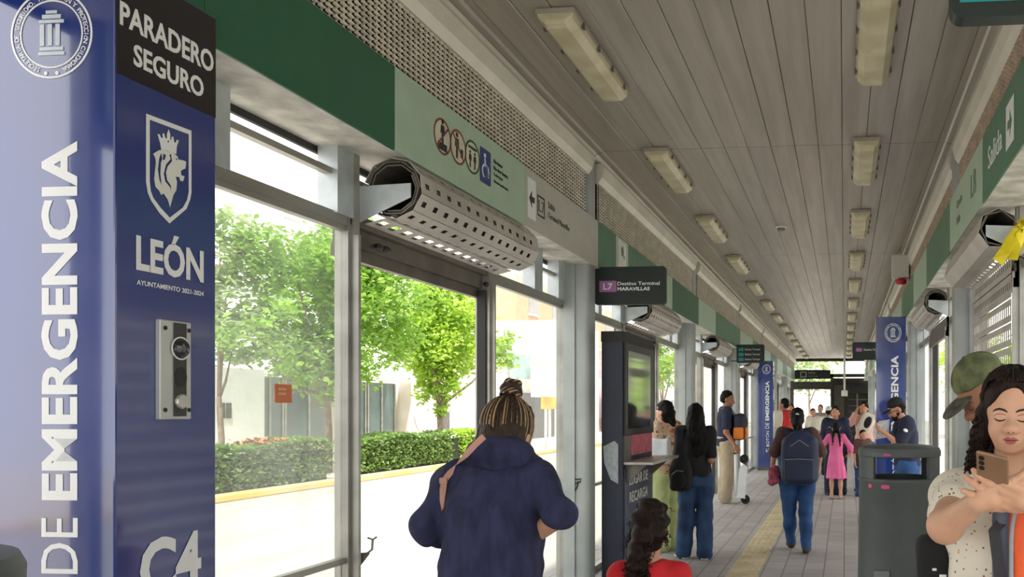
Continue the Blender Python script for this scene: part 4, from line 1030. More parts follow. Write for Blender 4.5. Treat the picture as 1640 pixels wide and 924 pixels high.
class Fig:
    def __init__(s, name_label, x, y, yaw, h, vox=.012, skin=SKIN, group=None, lean=0, girth=1.0, pitch=0, turn=0, roll=0, headf=(0, 0), female=False, cat='person', hz=0):
        s.root = thing('person', name_label, cat, (x, y, 0), group); s.s = h/1.70; s.vox = vox; s.skin = skin; s.lean = lean; s.g = girth
        s.M = Matrix.Translation((x, y, 0)) @ Matrix.Rotation(R(yaw), 4, 'Z'); s.Mi = s.M.inverted()
        s.fem = female; S_ = s.s; ld = lambda z: lean*max(0, z-.92)*S_
        J = {'hip': (.088*girth, 0, .90), 'knee': (.098, .015, .485), 'ankle': (.1, -.025, .085), 'toe': (.118, .13, .03), 'sh': (.165*(.5+.5*girth) if not female else .152*(.5+.5*girth), -.012, 1.385), 'el': (.222*(.6+.4*girth), -.04, 1.10), 'wr': (.228*(.6+.4*girth), .045, .865)}
        s.J = {}
        for k, v in J.items():
            for sd, sg in (('R', 1), ('L', -1)): s.J[k+sd] = Vector((v[0]*sg*S_, v[1]*S_+(ld(v[2]) if k in ('sh', 'el', 'wr') else 0), v[2]*S_))
        s.ld = ld
        hp = Vector((headf[0], headf[1]+ld(1.47), 1.475*S_+hz)); s.hp = hp
        s.H = Matrix.Translation(hp) @ Matrix.Rotation(R(turn), 4, 'Z') @ Matrix.Rotation(R(roll), 4, 'Y') @ Matrix.Rotation(-R(pitch), 4, 'X') @ Matrix.Scale(S_*.97, 4)
        s.hands = {'R': dict(curl=.5), 'L': dict(curl=.5)}
    def loc(s, p): return s.Mi @ Vector(p)
    def setw(s, **kw):
        for k, v in kw.items(): s.J[k] = s.loc(v)
    def dirw(s, d): return s.Mi.to_3x3() @ Vector(d)
    # ---- body
    def head_prims(s, detail):
        p = [ell((0, .008, .128), (.077, .096, .095)), ell((0, .045, .075), (.064, .06, .088)), ell((0, .052, .018), (.05, .046, .042)), ell((0, .086, .0), (.02, .017, .016)),
             ell((.036, .07, .05), (.028, .028, .032)), ell((-.036, .07, .05), (.028, .028, .032)), cone((-.034, .083, .108), (.034, .083, .108), .017, .017)]
        p += [cone((0, .098, .095), (0, .118, .058), .009, .012), ell((0, .118, .056), (.014, .013, .012)), ell((.013, .108, .053), (.009, .011, .009)), ell((-.013, .108, .053), (.009, .011, .009))]
        p += [ell((.08, -.005, .075), (.011, .02, .032)), ell((-.08, -.005, .075), (.011, .02, .032))]
        if detail:
            p += [cut(ell((.031, .112, .087), (.016, .014, .01))), cut(ell((-.031, .112, .087), (.016, .014, .01)))]
            p += [ell((.031, .0905, .086), (.0145, .0125, .0125)), ell((-.031, .0905, .086), (.0145, .0125, .0125))]
            p += [cone((-.019, .096, .0245), (0, .105, .0275), .005, .0075), cone((0, .105, .0275), (.019, .096, .0245), .0075, .005), cone((-.016, .096, .0165), (.016, .096, .0165), .0075, .0075), ell((0, .101, .016), (.013, .008, .007))]
        return xf(p, s.H)
    def torso_rows(s, e=0.0, z0=.80):
        g = s.g*s.s; f = s.fem; S_ = s.s
        R_ = [(.78, .15, .105), (.86, .165 if f else .155, .118), (.94, .158 if f else .152, .115), (1.02, .142 if f else .148, .105), (1.10, .13 if f else .146, .10), (1.2, .138 if f else .152, .106), (1.28, .15 if f else .162, .112 if f else .11), (1.36, .145 if f else .16, .095), (1.42, .09, .07), (1.45, .055, .055)]
        return [(z*S_, 0, s.ld(z)-.008, rx*g+e, ry*g+e) for z, rx, ry in R_ if z >= z0]
    def limb(s, a, b, c, ra, rb, rc): return [cone(a, b, ra, rb), cone(b, c, rb*.98, rc)]
    def hand(s, sd, dirv=None, n=None, curl=.5, spread=.25, thumb=.6, sc=1.0, fingers=None):
        """palm, four unequal fingers bent at the knuckles, thumb from the side of the palm"""
        S_ = s.s*sc; w = s.J['wr'+sd]; el = s.J['el'+sd]; sg = 1 if sd == 'R' else -1
        d = Vector(dirv).normalized() if dirv is not None else (w-el).normalized()
        n = Vector(n) if n is not None else Vector((-sg, 0, 0)); n = (n-d*n.dot(d)).normalized()       # n: palm faces this way
        side = d.cross(n)*1.0
        up = Vector((0, 1, 0)) if dirv is None else None
        t = d.cross(n).normalized()                       # across the palm
        if sd == 'R': t = -t
        # thumb side = +t for both hands when the palm faces n
        p = [cone(w, w+d*.03*S_, .024*S_, .026*S_)]
        for k in range(4):
            o = t*(.03-.02*k)*S_; p.append(cone(w+d*.02*S_+o*.7, w+d*.085*S_+o, .0135*S_, .0115*S_))
        L = (.072, .08, .075, .06)
        cv = curl if isinstance(curl, (list, tuple)) else [curl]*4
        for k in range(4):
            a = w+d*(.088-.004*abs(k-1.2))*S_+t*(.03-.02*k)*S_; dd = (d+t*spread*(.16-.1*k)).normalized(); r = (.0092, .0094, .009, .008)[k]*S_
            l = (L[k]*.45*S_, L[k]*.32*S_, L[k]*.27*S_); ang = cv[k]
            for q in range(3):
                ax = dd.cross(n).normalized(); dd = Matrix.Rotation(ang*(.75, 1.0, .7)[q], 3, ax) @ dd
                b = a+dd*l[q]; p.append(cone(a, b, r, r*.9)); a = b; r *= .9
        a = w+d*.03*S_+t*.026*S_; dd = (d*.75+t*.6+n*(.25+.3*thumb)).normalized(); r = .0125*S_
        for q, l in enumerate((.036, .03, .025)):
            b = a+dd*l*S_; p.append(cone(a, b, r, r*.88)); a = b; r *= .88; dd = (dd+(n*.5-t*.35)*thumb*.6+d*.1).normalized()
        return p
    def body(s, detail=False, hvox=None, bare_legs=False):
        S_, g, J = s.s, s.g, s.J; th = .045*S_
        nb = Vector((0, s.ld(1.4)-.012*S_, 1.40*S_)); neck = [cone(nb, s.H @ Vector((0, .012, .03)), .056*S_*(.9 if s.fem else 1.05), .05*S_*(.9 if s.fem else 1.05))]
        P = [loft([(z, a, b, rx*.93, ry*.9) for z, a, b, rx, ry in s.torso_rows()])]+neck
        for sd in 'RL':
            P += [cone(J['sh'+sd]*.6+Vector((0, s.ld(1.38)*.4, 1.37*S_*.4)), J['sh'+sd], .05*S_, .05*S_)]
            P += s.limb(J['sh'+sd], J['el'+sd], J['wr'+sd], .046*S_*g, .037*S_*g, .026*S_)
            P += s.limb(J['hip'+sd], J['knee'+sd], J['ankle'+sd], .082*S_*g, .054*S_*g, .036*S_)
            P += [ell(J['knee'+sd]*.62+J['ankle'+sd]*.38+Vector((0, -.014, 0))*S_, (.048*S_, .05*S_, .1*S_))]
            P += [cone(J['ankle'+sd]+Vector((0, -.02, -.04))*S_, J['toe'+sd], .032*S_, .024*S_)]
        groups = [(P, s.vox, .03*S_, None)]
        groups.append((s.head_prims(detail)+neck, hvox or min(s.vox, .009), .016 if detail else .022, None))
        for sd in 'RL':
            hp = s.hand(sd, **s.hands[sd]); fore = [cone(J['wr'+sd]*.8+J['el'+sd]*.2, J['wr'+sd], .028*S_, .025*S_)]
            groups.append((hp+fore, min(s.vox*.5, .006) if not hvox else hvox, .009, None))
        me = sdf_mesh(groups, s.M); s.bodyo = link('body', me, s.skin, s.root); return s
    def part(s, name, prims, m, vox=None, k=.02, noise=None, parent=None):
        return link(name, sdf_mesh([(prims, vox or s.vox, k, noise)], s.M), m, parent or s.root)
    def surf(s, pts, lift=0.0):
        """head-local x, z points laid on the front of the face"""
        if not hasattr(s, 'bvh'):
            me = s.bodyo.data; from mathutils.bvhtree import BVHTree
            s.bvh = BVHTree.FromPolygons([v.co.copy() for v in me.vertices], [tuple(f.vertices) for f in me.polygons])
        K = s.M @ s.H; out = []
        for x, z in pts:
            o = K @ Vector((x, .19, z)); d = (K.to_3x3() @ Vector((0, -1, 0))).normalized(); h = s.bvh.ray_cast(o, d)[0]
            out.append((h if h is not None else K @ Vector((x, .1, z)))-d*lift)
        return out
    def line(s, name, pts, rad, m, lift=.0005, parent=None):
        mb = MB(); q = s.surf(pts, lift); mb.tube(q, rad, 6); return mb.build(name, m, parent or s.root, True)
    def fine_face(s, closed=True, brow=BROW, lip=LIP):
        for g in (1, -1):
            s.line('eyebrow', [(.012*g, .105), (.022*g, .1105), (.034*g, .113), (.045*g, .110), (.053*g, .104)], [.0018, .003, .0032, .0026, .0012], brow)
            if closed:
                s.line('eyelashes', [(.016*g, .0835), (.023*g, .0795), (.032*g, .0778), (.041*g, .0795), (.048*g, .084)], [.0008, .0018, .0022, .002, .0012], BROW)
                s.line('eyelid', [(.017*g, .0945), (.024*g, .0975), (.032*g, .0985), (.041*g, .097), (.048*g, .092)], [.0006, .0011, .0012, .0011, .0006], mat('lid_crease', (150, 98, 78), .6))
        s.line('lips', [(-.022, .0235), (-.014, .0262), (-.006, .0282), (0, .0268), (.006, .0282), (.014, .0262), (.022, .0235)], [.001, .0035, .0045, .0042, .0045, .0035, .001], lip, -.0015)
        s.line('lips', [(-.019, .021), (-.01, .0185), (0, .0172), (.01, .0185), (.019, .021)], [.001, .0045, .0055, .0045, .001], lip, -.002)
        s.line('mouth_line', [(-.023, .0232), (-.012, .0228), (0, .0225), (.012, .0228), (.023, .0232)], [.0006, .0011, .0012, .0011, .0006], mat('mouth_shadow', (92, 44, 42), .7), .0012)
        for g in (1, -1): s.line('nostril', [(.005*g, .0472), (.0085*g, .0468)], [.0022, .002], mat('mouth_shadow', (0, 0, 0)), -.001)
    def face(s, brows=True, lips=True, eyes=True, m=BROW):
        if eyes:
            for sg in (1, -1): s.part('eye', xf([ell((.031*sg, .0965, .0865), (.0125, .0085, .0075))], s.H), IRIS, .003, .004)
        if brows:
            for sg in (1, -1): s.part('eyebrow', xf(chain([(.014*sg, .1, .108), (.033*sg, .098, .114), (.05*sg, .085, .106)], [.004, .005, .0025]), s.H), m, .003, .004)
        if lips: s.part('lips', xf([cone((-.018, .098, .024), (.018, .098, .024), .0065, .0065), cone((-.013, .1, .017), (.013, .1, .017), .0075, .0075)], s.H), LIP, .003, .006)
    # ---- clothing
    def top(s, m, name='shirt', hem=.88, sleeve=.7, e=.016, se=.014, fold=.004, neckr=.072, neckz=1.475, flare=0.0, vox=None, seed=1, extra=(), cuts=(), cfold=None):
        """sleeve: 0..1 shoulder to elbow, 1..2 elbow to wrist"""
        S_, J, g = s.s, s.J, s.g; rows = s.torso_rows(e, 0); h = hem*S_
        zs = sorted(set([h]+[r[0] for r in rows if r[0] > h+.02])); A = np.array(rows)
        rr = []
        for z in zs:
            zc = max(z, A[0, 0]); q = [np.interp(zc, A[:, 0], A[:, i]) for i in range(5)]; f = flare*max(0, (1.05*S_-z)); rr.append((z, q[1], q[2], q[3]+f, q[4]+f))
        P = [loft(rr)]
        for sd in 'RL':
            a, b, c = J['sh'+sd], J['el'+sd], J['wr'+sd]; ra, rb, rc = .05*S_*g+se, .04*S_*g+se, .028*S_+se
            P += [cone(a*.45+Vector((0, s.ld(1.4)*.5-.005, 1.40*S_))*.55, a, .05*S_+e*.6, ra)]
            if sleeve <= 1: e1 = a+(b-a)*sleeve; P += [cone(a, e1, ra, ra+(rb-ra)*sleeve*.6)]
            else: P += [cone(a, b, ra, rb), cone(b, b+(c-b)*(sleeve-1), rb, rb+(rc-rb)*(sleeve-1))]
        P += list(extra)
        nb = Vector((0, s.ld(1.4)-.01, 1.42*S_)); P += [cut(cone(nb+Vector((0, .015, .02)), s.H @ Vector((0, .03, .05)), neckr*S_*.8, neckr*S_*1.1))]+[cut(c) for c in cuts]
        return s.part(name, P, m, vox, .03, cfold or folds(fold, 38, seed))
    def trousers(s, m, hem=.07, e=.014, wide=.0, fold=.004, waist=1.0, vox=None, seed=2, name='trousers'):
        S_, J, g = s.s, s.J, s.g; A = np.array(s.torso_rows(e*.8, 0)); rr = []
        for z in (.8, .86, .94, waist): q = [np.interp(z*S_, A[:, 0], A[:, i]) for i in range(5)]; rr.append((z*S_, q[1], q[2], q[3], q[4]))
        P = [loft(rr)]
        for sd in 'RL':
            a, b, c = J['hip'+sd]-Vector((0, 0, .03)), J['knee'+sd], J['ankle'+sd]+Vector((0, 0, (hem-.085)*S_))
            P += [cone(a, b, .088*S_*g+e, .058*S_*g+e+wide*.5), cone(b, c, .058*S_*g+e+wide*.5, .045*S_+e+wide), ell(b*.6+c*.4+Vector((0, -.01, 0)), (.054*S_*g+e, .054*S_*g+e, .12*S_))]
        return s.part(name, P, m, vox, .025, folds(fold, 42, seed))
    def shoes(s, m=SOLE, sole=None):
        S_ = s.s
        for sd in 'RL':
            a, t = s.J['ankle'+sd], s.J['toe'+sd]; f = Vector((t.x-a.x, t.y-a.y, 0)).normalized()
            z = a.z-.085*S_; A = Vector((a.x, a.y, z))
            o = s.part('shoe', [cone(A+f*-.035*S_+Vector((0, 0, .045*S_)), A+f*.12*S_+Vector((0, 0, .036*S_)), .041*S_, .036*S_), ell(A+f*.16*S_+Vector((0, 0, .03*S_)), (.04*S_, .05*S_, .028*S_)), cone(A+Vector((0, 0, .05*S_)), A+Vector((0, 0, .1*S_)), .042*S_, .044*S_), cut(rbox(A+Vector((0, 0, -.096)), (.4, .4, .1), .001))], m, min(s.vox, .01), .02)
            if sole is not None: s.part('sole', [rbox(A+f*.06*S_+Vector((0, 0, .011*S_)), (.043*S_, .135*S_, .0105), .01, Matrix.Rotation(math.atan2(-f.x, f.y), 3, 'Z'))], sole, min(s.vox, .008), .005, None, o)
    def hair(s, prims, m=HAIR, vox=None, amp=.004, freq=120, k=.02, seed=5, name='hair', dirs=None):
        return s.part(name, xf(prims, s.H), m, vox or min(s.vox, .01), k, folds(amp, freq, seed, dirs))
    def garment_rows(s, rows): return loft([(z*s.s, x*s.s, y*s.s+s.ld(z), rx*s.s*s.g, ry*s.s*s.g) for z, x, y, rx, ry in rows])
SHORT = [ell((0, -.008, .148), (.083, .099, .089)), ell((0, -.035, .1), (.079, .078, .085)), cut(ell((0, .1, .06), (.075, .07, .085))), cut(ell((0, .06, -.02), (.1, .09, .09)))]
def cap_hair(zb=.02): return [ell((0, -.006, .146), (.086, .102, .092)), ell((0, -.035, .09), (.083, .082, .1)), cut(ell((0, .103, .062), (.068, .062, .088))), cut(ell((0, .05, -.03), (.09, .075, .09)))]
def bag_prims(c, h, r, rot=None): return [rbox(c, h, r, rot)]
def item(name, label, cat, base, group=None): return thing(name, label, cat, base, group)
def solid(name, root, prims, m, vox=.008, k=.015, noise=None): return link(name, sdf_mesh([(prims, vox, k, noise)]), m, root)
# ---------------------------------------------------------------- woman with phone (right foreground)
p = at(1619, 655, 2.35)
A = Fig('woman with curly dark hair in speckled white blouse looking down at phone', p.x, 2.35, 167, 1.69, .008, SKIN_L, lean=.03, girth=1.14, pitch=4, turn=2, roll=-2, headf=(0, .03), female=True, hz=.038)
A.H = A.H @ Matrix.Scale(.935, 4)
A.setw(elR=at(1514, 842, 2.13), wrR=at(1566, 803, 1.99), elL=at(1735, 850, 2.16), wrL=at(1655, 806, 1.99))
phc = at(1590, 764, 1.95)                     # middle of the phone
ph_n = Vector((-.42, -.62, -.66)).normalized(); ph_u = Vector((-.16, -.72, .66)); ph_u = (ph_u-ph_n*ph_u.dot(ph_n)).normalized(); ph_r = ph_u.cross(ph_n).normalized()
A.hands['R'] = dict(dirv=A.dirw((.93, -.22, .30)), n=A.dirw((.1, .75, .55)), curl=[.28, .3, .34, .4], spread=.3, thumb=.5, sc=1.05)
A.hands['L'] = dict(dirv=A.dirw((-.93, -.25, .30)), n=A.dirw((-.1, .75, .55)), curl=[.12, .34, .36, .4], spread=.35, thumb=.5, sc=1.05)
for sd in 'RL': A.J['sh'+sd].x *= .9; A.J['sh'+sd].z -= .03
A.body(True, .0036)
BL = speckle('speckled_blouse', (226, 218, 202), [(150, 110, 90), (90, 80, 84), (180, 140, 110), (226, 218, 202), (120, 100, 104)], 62, .2)
S_ = A.s
A.top(BL, 'blouse', hem=.82, sleeve=.36, e=.018, se=.018, fold=.0045, neckr=.082, vox=.007, seed=4, flare=.06, extra=[cone((.04*g, -.015, 1.43*S_), A.J['sh'+q]+Vector((0, 0, .0)), .05, .06) for q, g in (('R', 1), ('L', -1))])
A.trousers(DENIM, vox=.014); A.shoes(WSHOE)
A.part('collar', [cone((-.055, .07, 1.43*S_), (-.02, .105, 1.36*S_), .012, .014), cone((.055, .07, 1.43*S_), (.02, .105, 1.36*S_), .012, .014), cone((-.055, .07, 1.43*S_), (-.062, -.01, 1.455*S_), .012, .013), cone((.055, .07, 1.43*S_), (.062, -.01, 1.455*S_), .012, .013)], BL, .006, .015)
A.fine_face()
hp_ = [ell((0, -.006, .142), (.087, .118, .096)), ell((0, -.05, .09), (.082, .075, .12)), cut(ell((.002, .122, .074), (.063, .066, .112))), cut(ell((0, .05, -.03), (.06, .06, .08)))]
hp_ += [cone((.066, -.005, .13), (.08, -.012, .03), .028, .034), cone((.08, -.012, .03), (.1, -.02, -.08), .034, .034), cone((-.072, -.005, .13), (-.095, -.01, .03), .032, .042), cone((-.095, -.01, .03), (-.1, -.03, -.08), .042, .035), cone((0, -.07, .08), (0, -.09, -.08), .06, .06)]
ho = A.hair(hp_, HAIRB, .005, .0035, 95, .02)
def strands(fig, roots, m, length, curl, rad, seed, par, drop=(0, 0, -1), spread=.3, pts=16, name='curl'):
    rg = random.Random(seed); mb = MB(); D0 = fig.H.to_3x3().inverted() @ Vector(drop)
    for c, rr, n in roots:
        for i in range(n):
            o = Vector(c)+Vector((rg.uniform(-1, 1)*rr[0], rg.uniform(-1, 1)*rr[1], rg.uniform(-1, 1)*rr[2])); L = length*rg.uniform(.6, 1.15)
            d = (D0+Vector((rg.uniform(-1, 1), rg.uniform(-1, 1), rg.uniform(-.4, .4)))*spread).normalized(); ph = rg.uniform(0, 6.28); f = rg.uniform(2.5, 4.5); cr_ = curl*rg.uniform(.5, 1.2)
            a = d.orthogonal().normalized(); b = d.cross(a); q = []
            for k in range(pts):
                t = k/(pts-1); w = min(1, t*4); q.append(fig.M @ (fig.H @ (o+d*L*t+(a*math.cos(ph+t*f*6.28)+b*math.sin(ph+t*f*6.28))*cr_*w)))
            mb.tube(q, [rad*(1-.6*k/(pts-1)) for k in range(pts)], 5)
    return mb.build(name, m, par, True)
strands(A, [((.08, -.01, .05), (.026, .035, .05), 60), ((.1, -.02, -.03), (.028, .03, .05), 60), ((-.095, -.01, .05), (.03, .04, .07), 50), ((-.1, -.03, -.05), (.03, .03, .05), 30), ((0, -.09, 0), (.08, .03, .06), 40)], HAIRB, .13, .011, .0035, 3, ho)
strands(A, [((.04, .02, .205), (.03, .04, .01), 18), ((-.04, .02, .205), (.03, .04, .01), 18)], HAIRB, .1, .006, .0028, 4, ho, drop=(0, 0, -.6), spread=.5)
# phone in her hands
ph = item('smartphone', 'bronze smartphone with three camera lenses held by the woman in speckled blouse', 'phone', phc)
rotp = Matrix((ph_r, ph_n, ph_u)).transposed()
solid('phone_case', ph, [rbox(phc, (.038, .0045, .078), .0042, rotp)], mat('bronze_case', (150, 118, 92), .3, .3, var=.06), .003, .003)
def onph(a, b, c=.0048): return phc+ph_r*a+ph_u*b+ph_n*c
sgx = 1 if ph_r.x < 0 else -1
for i in range(3):
    me = MB().lathe([(.0068, 0), (.0068, .0015), (.0045, .0018)], (0, 0, 0), 16).mesh()
    for v in me.vertices: x, y, z = v.co; v.co = onph(.024*sgx+x, .062-.017*i+y, .0043+z)
    link('camera_lens', me, BLACK, ph)
solid('screen', ph, [rbox(phc-ph_n*.0046, (.035, .0006, .074), .0005, rotp)], mat('screen_dark', (30, 34, 40), .1), .0016, .001)
# bags at her side
def bag(name, label, cat, prims, m, vox=.008, noise=None, base=None, k=.015, pname='bag_body'):
    r = item(name, label, cat, base); solid(pname, r, prims, m, vox, k, noise); return r
c = at(1503, 905, 2.42)
bk = bag('handbag', 'black handbag with white print hanging under the elbow of the phone woman', 'handbag', [rbox(c+Vector((.02, .03, -.06)), (.075, .05, .14), .03)], BLACKC, .008, folds(.004, 40, 3), c+Vector((0, 0, -.2)))
for q in ((-.04, -.012, .012), (-.02, -.03, .02), (-.05, -.055, .015)):
    pt = c+Vector((.02+q[0], -.0215, q[1])); MB().box((pt.x, pt.y-.002, pt.z), (pt.x+q[2], pt.y+.003, pt.z+.007)).build('print', WHITE, bk)
m = MB(); m.strip([c+Vector((-.0, .02, .06)), c+Vector((.03, .03, .25)), A.M @ (A.J['shR']+Vector((.0, .0, .075)))], [Vector((0, -1, 0)), Vector((0, -1, .1)), Vector((0, -.5, 1))], .022, .004); m.build('strap', BLACKC, bk)
c = at(1652, 890, 2.12)
ob = bag('orange_bag', 'orange bag with grey piping hugged at the right edge', 'bag', [rbox(c+Vector((.03, 0, -.05)), (.085, .03, .19), .03)], mat('orange_nylon', (232, 92, 40), .6, var=.12, scale=9, bump=.2), .007, folds(.003, 35, 8), c+Vector((0, 0, -.25)))
m = MB(); e = [c+Vector((.03-.084+.02*(abs(t-.5)*2)**6, -.022, -.05-.18+.36*t)) for t in [i/14 for i in range(15)]]; e += [c+Vector((-.02, -.022, .136)), c+Vector((.05, -.022, .138))]; m.tube(e, .006, 8); m.build('piping', mat('grey_piping', (150, 154, 160), .6), ob, True)
solid('side_panel', ob, [rbox(c+Vector((-.06, .03, -.06)), (.03, .03, .18), .02)], mat('slate_nylon', (92, 100, 118), .7, var=.15), .007)
m = MB(); m.strip([c+Vector((-.07, .0, -.12)), at(1592, 850, 2.12), at(1625, 812, 2.14), at(1650, 790, 2.2)], Vector((-.2, -1, .1)), .028, .004); m.build('strap', mat('charcoal_strap', (50, 50, 56), .7), ob)

# ---------------------------------------------------------------- man in camouflage cap
p = at(1638, 640, 3.3)
B = Fig('grey bearded man in green camouflage cap looking down behind the phone woman', p.x, 3.3, 102, 1.79, .011, SKIN_D, pitch=38, turn=2, headf=(0, .045), lean=.08, girth=1.05, hz=.045)
B.body(True, .005); B.fine_face()
B.top(mat('dark_grey_shirt', (66, 68, 74), .85, var=.15, bump=.2, bscale=200), sleeve=.8); B.trousers(DENIM); B.shoes()
B.hair([ell((0, -.03, .1), (.083, .083, .1)), cone((.06, -.04, .06), (.065, -.06, .0), .035, .03), cone((-.06, -.04, .06), (-.065, -.06, .0), .035, .03), cut(ell((0, .1, .06), (.085, .085, .13)))], mat('greying_hair', (66, 60, 58), .6, var=.4, scale=24, rgb2=(38, 34, 33)), .006, .006, 110)
B.hair([ell((0, .078, .004), (.047, .036, .034)), cone((-.05, .04, .03), (0, .09, -.006), .018, .022), cone((.05, .04, .03), (0, .09, -.006), .018, .022), cone((-.022, .102, .037), (.022, .102, .037), .007, .007), cut(ell((0, .112, .022), (.016, .012, .005)))], mat('grey_beard', (104, 98, 94), .7, var=.4, scale=30, rgb2=(60, 54, 52)), .005, .004, 150, name='beard')
CAMO = mat('camo_cloth', (112, 116, 78), .85, scale=26, rgb2=(74, 84, 56), bump=.2, bscale=200); CAMO2 = mat('camo_brim', (98, 94, 78), .85, scale=30, rgb2=(60, 58, 50))
co = B.part('cap', xf([ell((0, -.004, .158), (.09, .106, .088)), cut(ell((0, -.004, .14), (.083, .1, .08))), cut(rbox((0, 0, .02), (.2, .2, .1), .002))], B.H), CAMO, .005, .01)
B.part('brim', xf([ell((0, .125, .118), (.072, .075, .016), Matrix.Rotation(-.12, 3, 'X')), cut(ell((0, .12, .1), (.085, .09, .017), Matrix.Rotation(-.12, 3, 'X'))), cut(ell((0, .02, .14), (.07, .07, .07)))], B.H), CAMO2, .004, .004, None, co)
B.part('button', xf([ell((0, -.004, .246), (.008, .008, .005))], B.H), CAMO2, .003, .004, None, co)

# ---------------------------------------------------------------- woman in navy cardigan with bun
p = at(786, 655, 2.75)
C = Fig('woman seen from behind in long navy cardigan with hair in a bun', p.x, 2.75, -2, 1.66, .009, SKIN_L, lean=.10, girth=1.12, pitch=26, turn=-2, headf=(.0, .045), female=True, hz=-.005)
C.J['shR'].x *= 1.0; C.J['shL'].x *= 1.0
C.setw(elR=at(898, 824, 2.7), wrR=at(852, 862, 2.82), elL=at(682, 846, 2.72), wrL=at(730, 862, 2.96))
for sd, sg in (('R', 1), ('L', -1)): C.hands[sd] = dict(dirv=(-sg*.75, .6, .1), n=(-sg*.4, -.3, .9), curl=.5)
C.body(False, .007)
CARD = mat('navy_cardigan', (48, 50, 86), .95, var=.25, scale=26, rgb2=(32, 34, 62), bump=.5, bscale=160, stretch=(1, 1, .35))
S_ = C.s; g_ = 1/1.12
coat = C.garment_rows([(.42, .0, .0, .215, .185), (.7, 0, .0, .19, .168), (.9, 0, -.005, .17, .155), (1.05, 0, -.01, .16, .146), (1.2, 0, -.015, .16, .138), (1.3, 0, -.02, .16, .128), (1.37, 0, -.015, .142, .105), (1.43, 0, -.01, .085, .08)])
vf = lambda P: .009*np.sin(P[:, 0]*42+2.2*np.sin(P[:, 2]*3+P[:, 1]*9))*np.clip((1.15-P[:, 2])*2.2, .15, 1)+.0045*np.sin(P@np.array([31., 12, 38])+2*np.sin(P@np.array([9., 20, -14])))+.003*np.sin(P@np.array([-52., 20, 30])+1.5*np.sin(P@np.array([14., -9, 22])))
P = [coat]
for sd in 'RL':
    a, b, c = C.J['sh'+sd], C.J['el'+sd], C.J['wr'+sd]; b2 = b+(c-b)*(.1 if sd == 'R' else .8)
    P += [cone(a*.35+Vector((0, C.ld(1.4)*.65-.005, 1.41*S_))*.65, a, .056, .06), cone(a, b, .06, .05), cone(b, b2, .052, .046)]
C.part('cardigan', P, CARD, .0065, .026, vf)
C.part('hood', [ell(C.hp+Vector((0, -.06, -.055)), (.11, .075, .055)), ell(C.hp+Vector((.01, -.045, .012)), (.115, .105, .066)), cone(C.hp+Vector((-.1, -.01, -.045)), C.hp+Vector((.11, -.01, -.05)), .05, .05), ell(C.hp+Vector((.01, -.1, .012)), (.08, .042, .045), Matrix.Rotation(.5, 3, 'X')), cone(C.hp+Vector((-.03, -.135, .03)), C.hp+Vector((.1, -.08, -.03)), .018, .026), cut(ell(C.hp+Vector((0, .03, .075)), (.085, .1, .07)))], CARD, .006, .02, folds(.004, 55, 6))
C.trousers(DENIM, vox=.014); C.shoes()
STREAK = mat('brown_hair', (58, 46, 38), .5, spec=.2, scale=42, var=.4, bump=.5, bscale=60); BLOND = mat('blond_streak', (176, 146, 108), .45, spec=.25, var=.25, scale=50)
hb = C.hair([ell((0, -.008, .13), (.088, .104, .104)), ell((0, -.05, .07), (.088, .075, .1)), cone((.055, -.06, .02), (.04, -.075, -.02), .035, .03), cone((-.055, -.06, .02), (-.04, -.075, -.02), .035, .03), cut(ell((0, .11, .06), (.07, .07, .09)))], STREAK, .005, .003, 160, dirs=[(1, .3, 0), (1, -.3, .15)])
C.part('bun', xf([ell((.0, -.05, .25), (.037, .036, .036)), cone((.0, -.04, .21), (.0, -.048, .235), .026, .028)]+chain([(.0+.03*math.cos(t), -.05+.029*math.sin(t), .245+.003*t) for t in [i*.7 for i in range(9)]], [.011]*9), C.H), STREAK, .004, .012, folds(.002, 180, 9), hb)
def combed(fig, c, r, axis, n, th1, seed, m, par, rad=.0036, share=None, name='streak', keep=lambda d: True, wig=.05):
    """fine locks combed over the head towards one point"""
    rg = random.Random(seed); mb = MB(); ax = Vector(axis).normalized(); e1 = ax.orthogonal().normalized(); e2 = ax.cross(e1)
    for i in range(n):
        ph = 2*math.pi*(i+rg.random())/n; q = []; dd = rg.uniform(-wig, wig); t1 = R(th1)*rg.uniform(.85, 1.05); lift = rg.uniform(.985, 1.02)
        for k in range(12):
            t = R(14)+(t1-R(14))*k/11; p2 = ph+dd*k/11; d = ax*math.cos(t)+(e1*math.cos(p2)+e2*math.sin(p2))*math.sin(t)
            if not keep(d): break
            q.append(fig.M @ (fig.H @ Vector((c[0]+d.x*r[0]*lift, c[1]+d.y*r[1]*lift, c[2]+d.z*r[2]*lift))))
        if len(q) > 3: mb.tube(q, [rad*(.55+.45*math.sin(math.pi*min(1, k/9))) for k in range(len(q))], 5)
    return mb.build(name, m, par, True)
combed(A, (0, -.006, .142), (.089, .12, .098), (.0, .3, .95), 150, 128, 12, HAIRB, ho, .0042, keep=lambda d: not (d.y > .42 and d.z < .5) and d.z > -.7, name='lock', wig=.25)
kp = lambda d: not (d.y > .45 and d.z < .45) and d.z > -.75
combed(C, (0, -.02, .112), (.0925, .113, .118), (0, -.3, .95), 70, 135, 5, BLOND, hb, .0034, keep=kp)
combed(C, (0, -.02, .112), (.0925, .113, .118), (0, -.3, .95), 130, 135, 6, STREAK, hb, .0036, keep=kp, name='lock')
mb = MB(); mb2 = MB()
for i in range(26):
    t0 = i*.24; q = [C.M @ (C.H @ Vector((.037*math.cos(t0+k*.28)*(1-.02*k), -.05+.037*math.sin(t0+k*.28)*(1-.02*k), .222+.0062*k+.002*math.sin(i)))) for k in range(11)]
    (mb if i % 3 == 0 else mb2).tube(q, .0046, 5)
mb.build('bun_streak', BLOND, hb, True); mb2.build('bun_lock', STREAK, hb, True)
